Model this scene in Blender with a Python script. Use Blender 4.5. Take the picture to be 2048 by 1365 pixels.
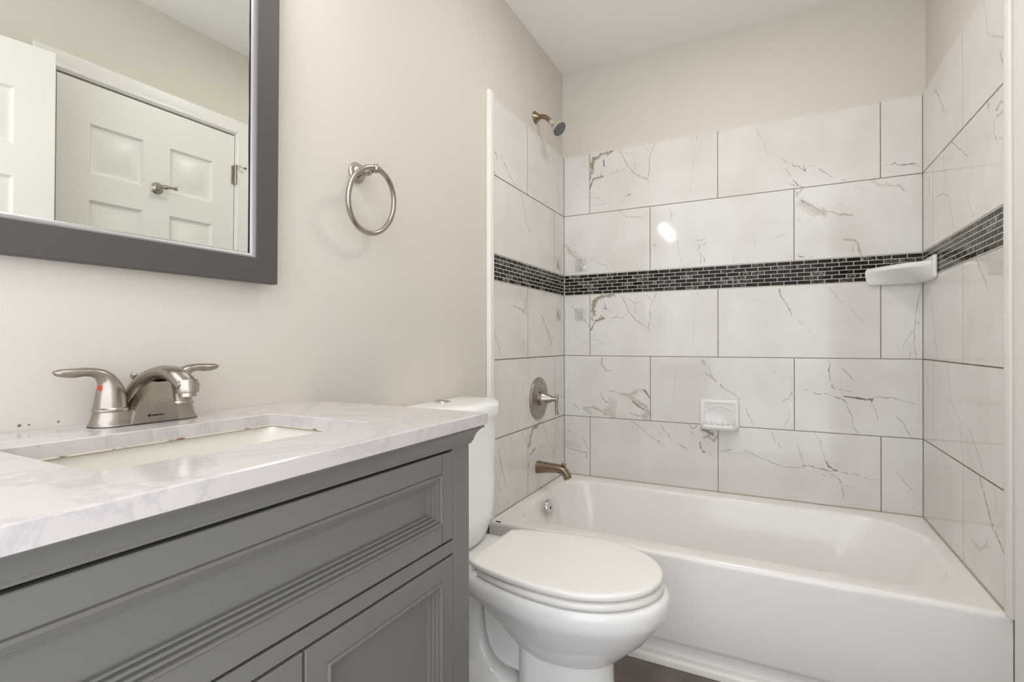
import bpy, bmesh, math, random
import numpy as np
from mathutils import Matrix, Vector

# ------------------------------------------------------------------ camera, light, exposure
for _o in list(bpy.data.objects):
    bpy.data.objects.remove(_o)
scn = bpy.context.scene
COL = scn.collection
YAW, ROLL = 0.47278, -0.0019
cam = bpy.data.cameras.new('camera')
cam.sensor_width = 36.0
cam.lens = 1015.31 / 2048 * 36.0
cam.shift_y = 3.19 / 2048
cam.clip_start = 0.02
camo = bpy.data.objects.new('camera', cam)
camo.matrix_world = (Matrix.Translation((0.9728, -2.5064, 1.0583)) @ Matrix.Rotation(YAW, 4, 'Z')
                     @ Matrix.Rotation(math.pi / 2, 4, 'X') @ Matrix.Rotation(ROLL, 4, 'Z'))
COL.objects.link(camo)
scn.camera = camo

wld = bpy.data.worlds.new('rear_fill')  # even fill added through the open rear; no hall is modelled
scn.world = wld
wld.use_nodes = True
wld.node_tree.nodes['Background'].inputs[0].default_value = (0.97, 1.0, 1.06, 1)
wld.node_tree.nodes['Background'].inputs[1].default_value = 1.60

scn.view_settings.view_transform = 'Standard'
scn.view_settings.look = 'None'
scn.view_settings.gamma = 1.0
scn.view_settings.exposure = 0.66
scn.view_settings.use_curve_mapping = False
BULB_STRENGTH = 15.5
ALCOVE_FILL_STRENGTH = 16.0

PI = math.pi
CEIL = 2.482
W = 1.5015

# ------------------------------------------------------------------ helpers
def lin(c):
    c = c / 255.0
    return c / 12.92 if c <= 0.04045 else ((c + 0.055) / 1.055) ** 2.4

def rgb(r, g, b):
    return (lin(r), lin(g), lin(b), 1.0)

def mat(name, col, rough=0.5, metal=0.0, spec=0.5, coat=0.0, bump=0.0, bscale=80.0, vary=0.0, vscale=6.0, aniso=0.0, rvary=0.0):
    m = bpy.data.materials.new(name)
    m.use_nodes = True
    nt = m.node_tree
    b = nt.nodes['Principled BSDF']
    b.inputs['Base Color'].default_value = col
    b.inputs['Roughness'].default_value = rough
    b.inputs['Metallic'].default_value = metal
    b.inputs['Specular IOR Level'].default_value = spec
    b.inputs['Coat Weight'].default_value = coat
    b.inputs['Coat Roughness'].default_value = 0.05
    tc = nt.nodes.new('ShaderNodeTexCoord')
    if bump:
        n = nt.nodes.new('ShaderNodeTexNoise')
        n.inputs['Scale'].default_value = bscale
        n.inputs['Detail'].default_value = 3
        bp = nt.nodes.new('ShaderNodeBump')
        bp.inputs['Strength'].default_value = bump
        bp.inputs['Distance'].default_value = 0.002
        nt.links.new(tc.outputs['Object'], n.inputs['Vector'])
        nt.links.new(n.outputs['Fac'], bp.inputs['Height'])
        nt.links.new(bp.outputs['Normal'], b.inputs['Normal'])
    if vary:
        n2 = nt.nodes.new('ShaderNodeTexNoise')
        n2.inputs['Scale'].default_value = vscale
        n2.inputs['Detail'].default_value = 5
        nt.links.new(tc.outputs['Object'], n2.inputs['Vector'])
        r = nt.nodes.new('ShaderNodeValToRGB')
        lo = [c * (1 - vary) for c in col[:3]] + [1]
        hi = [min(1, c * (1 + vary)) for c in col[:3]] + [1]
        r.color_ramp.elements[0].color = lo
        r.color_ramp.elements[1].color = hi
        r.color_ramp.elements[0].position = 0.3
        r.color_ramp.elements[1].position = 0.7
        nt.links.new(n2.outputs['Fac'], r.inputs['Fac'])
        nt.links.new(r.outputs['Color'], b.inputs['Base Color'])
    if rvary:
        n3 = nt.nodes.new('ShaderNodeTexNoise')
        n3.inputs['Scale'].default_value = 40
        nt.links.new(tc.outputs['Object'], n3.inputs['Vector'])
        mr = nt.nodes.new('ShaderNodeMapRange')
        mr.inputs['To Min'].default_value = rough - rvary
        mr.inputs['To Max'].default_value = rough + rvary
        nt.links.new(n3.outputs['Fac'], mr.inputs['Value'])
        nt.links.new(mr.outputs['Result'], b.inputs['Roughness'])
    return m

ORI = {}

def thing(name, label, cat, loc=(0, 0, 0), group=None):
    o = bpy.data.objects.new(name, None)
    o.empty_display_size = 0.05
    o.location = loc
    COL.objects.link(o)
    o['label'] = label
    o['category'] = cat
    if group:
        o['group'] = group
    ORI[o.name] = Vector(loc)
    return o

def mesh(name, bm, m, parent=None, smooth=35.0, label=None, local=False):
    """link bm (authored in world coordinates) as one object; children share their root's origin"""
    me = bpy.data.meshes.new(name)
    bmesh.ops.recalc_face_normals(bm, faces=bm.faces)
    bm.to_mesh(me)
    bm.free()
    o = bpy.data.objects.new(name, me)
    COL.objects.link(o)
    for x in (m if isinstance(m, (list, tuple)) else [m]):
        me.materials.append(x)
    if parent is not None:
        org = ORI[parent.name]
        o.parent = parent
        ORI[o.name] = org
        if not local:
            me.transform(Matrix.Translation(-org))
    else:
        ORI[o.name] = Vector((0, 0, 0))
    if smooth is not None:
        me.polygons.foreach_set('use_smooth', [True] * len(me.polygons))
        me.set_sharp_from_angle(angle=math.radians(smooth))
    if label:
        o['label'] = label
    return o

def struct(o):
    o['kind'] = 'structure'
    return o

def tag(o, label, cat, group=None):
    o['label'] = label
    o['category'] = cat
    if group:
        o['group'] = group
    return o

def recentre(o):
    """put a single-mesh thing's origin at its base"""
    co = [v.co for v in o.data.vertices]
    c = Vector(((min(v.x for v in co) + max(v.x for v in co)) / 2, (min(v.y for v in co) + max(v.y for v in co)) / 2, min(v.z for v in co)))
    o.data.transform(Matrix.Translation(-c))
    o.location = c
    return o

def bx(bm, x0, x1, y0, y1, z0, z1, bev=0.0, seg=2):
    r = bmesh.ops.create_cube(bm, size=1.0)
    vs = r['verts']
    for v in vs:
        v.co = Vector((x0 + (v.co.x + .5) * (x1 - x0), y0 + (v.co.y + .5) * (y1 - y0), z0 + (v.co.z + .5) * (z1 - z0)))
    if bev > 0:
        es = set()
        for v in vs:
            es.update(v.link_edges)
        bmesh.ops.bevel(bm, geom=list(es), offset=bev, segments=seg, profile=0.5, affect='EDGES')
    return bm

def BX(*a, **k):
    return bx(bmesh.new(), *a, **k)

def loft(bm, loops, cap0=True, cap1=True, closed=True):
    rings = [[bm.verts.new(p) for p in L] for L in loops]
    n = len(rings[0])
    for a, b in zip(rings[:-1], rings[1:]):
        for i in range(n if closed else n - 1):
            j = (i + 1) % n
            try:
                bm.faces.new((a[i], a[j], b[j], b[i]))
            except ValueError:
                pass
    if cap0:
        bm.faces.new(rings[0][::-1])
    if cap1:
        bm.faces.new(rings[-1])
    return rings

def catmull(P, n=6):
    P = [np.array(p, float) for p in P]
    Q = [2 * P[0] - P[1]] + P + [2 * P[-1] - P[-2]]
    out = []
    for i in range(1, len(Q) - 2):
        for k in range(n):
            t = k / n
            a, b, c, e = Q[i - 1], Q[i], Q[i + 1], Q[i + 2]
            out.append(.5 * (2 * b + (c - a) * t + (2 * a - 5 * b + 4 * c - e) * t * t + (3 * b - a - 3 * c + e) * t ** 3))
    out.append(Q[-2])
    return out

def sweep(bm, path, side, n=20, power=2.0, sub=6):
    """path: list of (x,y,z,ra,rb): ra along `side`, rb along tangent x side; power>2 squares the section"""
    P = catmull(path, sub)
    side = np.array(side, float)
    side /= np.linalg.norm(side)
    loops = []
    for i, p in enumerate(P):
        t = (P[min(i + 1, len(P) - 1)] - P[max(i - 1, 0)])[:3]
        t /= np.linalg.norm(t)
        s = side - t * (side @ t)
        s /= np.linalg.norm(s)
        u = np.cross(t, s)
        L = []
        for k in range(n):
            th = 2 * PI * k / n
            c, q = math.cos(th), math.sin(th)
            c = math.copysign(abs(c) ** (2 / power), c)
            q = math.copysign(abs(q) ** (2 / power), q)
            L.append(tuple(p[:3] + s * c * p[3] + u * q * p[4]))
        loops.append(L)
    loft(bm, loops)
    return bm

def lathe(bm, prof, org, axis, n=40):
    """prof: list of (radius, distance along axis)"""
    ax = Vector(axis).normalized()
    s = ax.orthogonal().normalized()
    u = ax.cross(s)
    org = Vector(org)
    loops = []
    for r, h in prof:
        loops.append([org + ax * h + (s * math.cos(2 * PI * k / n) + u * math.sin(2 * PI * k / n)) * max(r, 1e-5) for k in range(n)])
    loft(bm, loops)
    return bm

def tube(bm, pts, r, n=16, sub=6):
    P = [(p[0], p[1], p[2], r, r) for p in pts]
    d = Vector(pts[-1]) - Vector(pts[0])
    s = d.orthogonal() if d.length > 1e-6 else Vector((1, 0, 0))
    return sweep(bm, P, s, n=n, sub=sub)

def rrect(x0, x1, y0, y1, rs, z, n=10):
    """rounded rectangle, radii for corners (x1y1, x0y1, x0y0, x1y0)"""
    if not isinstance(rs, (list, tuple)):
        rs = [rs] * 4
    out = []
    for (cx, cy, a0), r in zip(((x1, y1, 0), (x0, y1, 90), (x0, y0, 180), (x1, y0, 270)), rs):
        sx = -1 if cx == x1 else 1
        sy = -1 if cy == y1 else 1
        for k in range(n + 1):
            a = math.radians(a0 + 90 * k / n)
            out.append((cx + sx * r + r * math.cos(a), cy + sy * r + r * math.sin(a), z))
    return out

def frame_panel(bm, y0, y1, z0, z1, prof, place, fill=True):
    """nested rectangles: prof = [(inset, depth)...]; place(a, z, depth) -> xyz"""
    loops = []
    for i, dpt in prof:
        loops.append([place(y0 + i, z0 + i, dpt), place(y1 - i, z0 + i, dpt), place(y1 - i, z1 - i, dpt), place(y0 + i, z1 - i, dpt)])
    loft(bm, loops, cap0=False, cap1=fill)

# ------------------------------------------------------------------ materials
WALLP = mat('cream_wall_paint', rgb(217, 210, 200), rough=0.62, spec=0.3, bump=0.18, bscale=220)
CEILP = mat('ceiling_paint', rgb(248, 246, 241), rough=0.8, spec=0.2, bump=0.1, bscale=200)
TRIMP = mat('white_trim_paint', rgb(234, 231, 226), rough=0.35, spec=0.4, bump=0.03, bscale=60)
DOORP = mat('white_door_paint', rgb(232, 230, 224), rough=0.35, spec=0.4, bump=0.06, bscale=120)
GROUT = mat('taupe_grout', rgb(132, 126, 113), rough=0.9, spec=0.2, vary=0.15, vscale=30)
GROUTW = mat('pale_mosaic_grout', rgb(206, 201, 190), rough=0.85, spec=0.2)
CAULK = mat('white_caulk', rgb(226, 221, 212), rough=0.5)
CERAM = mat('white_ceramic', rgb(236, 234, 231), rough=0.08, spec=0.5)
PORC = mat('white_toilet_porcelain', rgb(246, 245, 242), rough=0.07, spec=0.5)
PLAST = mat('white_seat_plastic', rgb(246, 243, 238), rough=0.16, spec=0.5)
TUBM = mat('white_tub_enamel', rgb(245, 241, 237), rough=0.13, spec=0.5, rvary=0.04)
SINKM = mat('ivory_sink_porcelain', rgb(226, 222, 211), rough=0.1)
NICK = mat('brushed_nickel', rgb(178, 171, 162), rough=0.24, metal=1.0, rvary=0.02)
NICKW = mat('worn_brushed_nickel', rgb(168, 160, 150), rough=0.28, metal=1.0, vary=0.07, vscale=30, rvary=0.03)
BRONZ = mat('warm_nickel', rgb(146, 130, 112), rough=0.28, metal=1.0, rvary=0.05)
CHROM = mat('chrome', rgb(205, 205, 203), rough=0.1, metal=1.0)
DARKM = mat('dark_gap', rgb(28, 26, 24), rough=0.8)
GRAYP = mat('gray_cabinet_paint', rgb(118, 116, 111), rough=0.42, spec=0.4, bump=0.03, bscale=150)
FRAMEM = mat('charcoal_frame', rgb(82, 78, 75), rough=0.45, spec=0.4)
SILV = mat('silver_lip', rgb(168, 168, 170), rough=0.35, metal=0.9)
MIRR = mat('mirror_silvering', rgb(238, 240, 236), rough=0.0, metal=1.0)
RED = mat('red_dot', rgb(205, 62, 30), rough=0.3)
BLUE = mat('blue_dot', rgb(40, 80, 170), rough=0.3)
SPRAY = mat('gray_spray_face', rgb(92, 92, 92), rough=0.5)
HEADP = mat('pale_chrome_plastic', rgb(205, 203, 198), rough=0.2, metal=0.6)
EDGEP = mat('white_edge_trim', rgb(240, 236, 229), rough=0.3)

def floor_material():
    m = mat('brown_vinyl_floor', rgb(110, 99, 91), rough=0.42, spec=0.4, vary=0.35, vscale=9)
    nt = m.node_tree
    b = nt.nodes['Principled BSDF']
    src = b.inputs['Base Color'].links[0].from_socket
    tc = nt.nodes.new('ShaderNodeTexCoord')
    v = nt.nodes.new('ShaderNodeTexVoronoi')
    v.inputs['Scale'].default_value = 38
    nt.links.new(tc.outputs['Object'], v.inputs['Vector'])
    r = nt.nodes.new('ShaderNodeValToRGB')
    r.color_ramp.elements[0].position = 0.035
    r.color_ramp.elements[0].color = (1, 1, 1, 1)
    r.color_ramp.elements[1].position = 0.05
    r.color_ramp.elements[1].color = (0, 0, 0, 1)
    nt.links.new(v.outputs['Distance'], r.inputs['Fac'])
    mx = nt.nodes.new('ShaderNodeMixRGB')
    mx.inputs[2].default_value = rgb(190, 184, 178)
    nt.links.new(r.outputs['Color'], mx.inputs[0])
    nt.links.new(src, mx.inputs[1])
    nt.links.new(mx.outputs[0], b.inputs['Base Color'])
    return m

def marble_tile_material():
    m = bpy.data.materials.new('marble_look_tile')
    m.use_nodes = True
    nt = m.node_tree
    b = nt.nodes['Principled BSDF']
    b.inputs['Roughness'].default_value = 0.07
    b.inputs['Specular IOR Level'].default_value = 0.4
    at = nt.nodes.new('ShaderNodeAttribute')
    at.attribute_name = 'vein'
    sep = nt.nodes.new('ShaderNodeSeparateColor')
    nt.links.new(at.outputs['Color'], sep.inputs[0])
    tc = nt.nodes.new('ShaderNodeTexCoord')
    n = nt.nodes.new('ShaderNodeTexNoise')
    n.inputs['Scale'].default_value = 5
    n.inputs['Detail'].default_value = 4
    nt.links.new(tc.outputs['Object'], n.inputs['Vector'])
    r = nt.nodes.new('ShaderNodeValToRGB')
    r.color_ramp.elements[0].position = 0.35
    r.color_ramp.elements[0].color = rgb(219, 215, 209)
    r.color_ramp.elements[1].position = 0.65
    r.color_ramp.elements[1].color = rgb(228, 225, 220)
    nt.links.new(n.outputs['Fac'], r.inputs['Fac'])
    m1 = nt.nodes.new('ShaderNodeMixRGB')
    m1.inputs[2].default_value = rgb(146, 132, 108)
    nt.links.new(sep.outputs[1], m1.inputs[0])
    nt.links.new(r.outputs['Color'], m1.inputs[1])
    m2 = nt.nodes.new('ShaderNodeMixRGB')
    m2.inputs[2].default_value = rgb(96, 88, 78)
    nt.links.new(sep.outputs[0], m2.inputs[0])
    nt.links.new(m1.outputs[0], m2.inputs[1])
    nt.links.new(m2.outputs[0], b.inputs['Base Color'])
    return m

def mosaic_material():
    m = bpy.data.materials.new('black_glass_mosaic')
    m.use_nodes = True
    nt = m.node_tree
    b = nt.nodes['Principled BSDF']
    b.inputs['Roughness'].default_value = 0.12
    b.inputs['Specular IOR Level'].default_value = 0.10
    at = nt.nodes.new('ShaderNodeAttribute')
    at.attribute_name = 'brick'
    sep = nt.nodes.new('ShaderNodeSeparateColor')
    nt.links.new(at.outputs['Color'], sep.inputs[0])
    tc = nt.nodes.new('ShaderNodeTexCoord')
    n = nt.nodes.new('ShaderNodeTexNoise')
    n.inputs['Scale'].default_value = 75
    n.inputs['Detail'].default_value = 6
    n.inputs['Distortion'].default_value = 1.5
    nt.links.new(tc.outputs['Object'], n.inputs['Vector'])
    r = nt.nodes.new('ShaderNodeValToRGB')
    r.color_ramp.elements[0].position = 0.44
    r.color_ramp.elements[0].color = (0, 0, 0, 1)
    r.color_ramp.elements[1].position = 0.72
    r.color_ramp.elements[1].color = (1, 1, 1, 1)
    nt.links.new(n.outputs['Fac'], r.inputs['Fac'])
    mu = nt.nodes.new('ShaderNodeMath')
    mu.operation = 'MULTIPLY'
    nt.links.new(r.outputs['Color'], mu.inputs[0])
    nt.links.new(sep.outputs[0], mu.inputs[1])
    base = nt.nodes.new('ShaderNodeMixRGB')
    base.inputs[1].default_value = rgb(22, 19, 17)
    base.inputs[2].default_value = rgb(44, 38, 33)
    nt.links.new(sep.outputs[1], base.inputs[0])
    mx = nt.nodes.new('ShaderNodeMixRGB')
    mx.inputs[2].default_value = rgb(172, 172, 165)
    nt.links.new(mu.outputs[0], mx.inputs[0])
    nt.links.new(base.outputs[0], mx.inputs[1])
    nt.links.new(mx.outputs[0], b.inputs['Base Color'])
    return m

def counter_material():
    m = mat('pale_quartz_counter', rgb(203, 196, 193), rough=0.1, spec=0.5)
    nt = m.node_tree
    b = nt.nodes['Principled BSDF']
    tc = nt.nodes.new('ShaderNodeTexCoord')
    w = nt.nodes.new('ShaderNodeTexNoise')
    w.inputs['Scale'].default_value = 3.2
    w.inputs['Detail'].default_value = 9
    w.inputs['Roughness'].default_value = 0.65
    w.inputs['Distortion'].default_value = 1.2
    nt.links.new(tc.outputs['Object'], w.inputs['Vector'])
    r = nt.nodes.new('ShaderNodeValToRGB')
    e = r.color_ramp.elements
    e[0].position = 0.47
    e[0].color = rgb(204, 197, 195)
    e[1].position = 0.53
    e[1].color = rgb(207, 200, 198)
    k = r.color_ramp.elements.new(0.5)
    k.color = rgb(193, 187, 188)
    nt.links.new(w.outputs['Fac'], r.inputs['Fac'])
    nt.links.new(r.outputs['Color'], b.inputs['Base Color'])
    return m

def clear_plastic_material():
    m = bpy.data.materials.new('clear_plastic')
    m.use_nodes = True
    nt = m.node_tree
    nt.nodes.remove(nt.nodes['Principled BSDF'])
    out = nt.nodes['Material Output']
    tr = nt.nodes.new('ShaderNodeBsdfTransparent')
    tr.inputs[0].default_value = (0.97, 0.97, 0.97, 1)
    gl = nt.nodes.new('ShaderNodeBsdfGlossy')
    gl.inputs['Roughness'].default_value = 0.1
    mx = nt.nodes.new('ShaderNodeMixShader')
    mx.inputs[0].default_value = 0.05
    nt.links.new(tr.outputs[0], mx.inputs[1])
    nt.links.new(gl.outputs[0], mx.inputs[2])
    nt.links.new(mx.outputs[0], out.inputs['Surface'])
    return m

FLOORM = floor_material()
TILEM = marble_tile_material()
MOSM = mosaic_material()
QUARTZ = counter_material()
CLEAR = clear_plastic_material()
BULBM = bpy.data.materials.new('lit_bulb')
BULBM.use_nodes = True
_b = BULBM.node_tree.nodes['Principled BSDF']
_b.inputs['Emission Color'].default_value = (1, 0.97, 0.93, 1)
_b.inputs['Emission Strength'].default_value = BULB_STRENGTH

# ------------------------------------------------------------------ the room
YB = -2.90                                      # where the modelled room stops behind the camera
struct(mesh('floor', BX(-0.112, 1.7, YB, 0.112, -0.1, 0.0), FLOORM, smooth=None))
struct(mesh('ceiling', BX(-0.112, 1.7, YB, 0.112, CEIL, CEIL + 0.1), CEILP, smooth=None))
wall_left = struct(mesh('wall_left', BX(-0.112, -0.012, YB, 0.112, 0, CEIL), WALLP, smooth=None))
wall_back = struct(mesh('wall_back', BX(-0.012, 1.5135, 0.012, 0.112, 0, CEIL), WALLP, smooth=None))
DY0, DY1, DZ = -1.634, -0.930, 2.062            # closet door opening in the right wall
EY1 = -2.42                                     # entry opening begins here, its door swung into the room
bm = bmesh.new()
bx(bm, 1.5135, 1.7, DY1 + .02, 0.112, 0, CEIL)
bx(bm, 1.5135, 1.7, DY0 - .02, DY1 + .02, DZ + .02, CEIL)
bx(bm, 1.5135, 1.7, EY1, DY0 - .02, 0, CEIL)
bx(bm, 1.5135, 1.7, YB, EY1, 2.07, CEIL)
wall_right = struct(mesh('wall_right', bm, WALLP, smooth=None))
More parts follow.
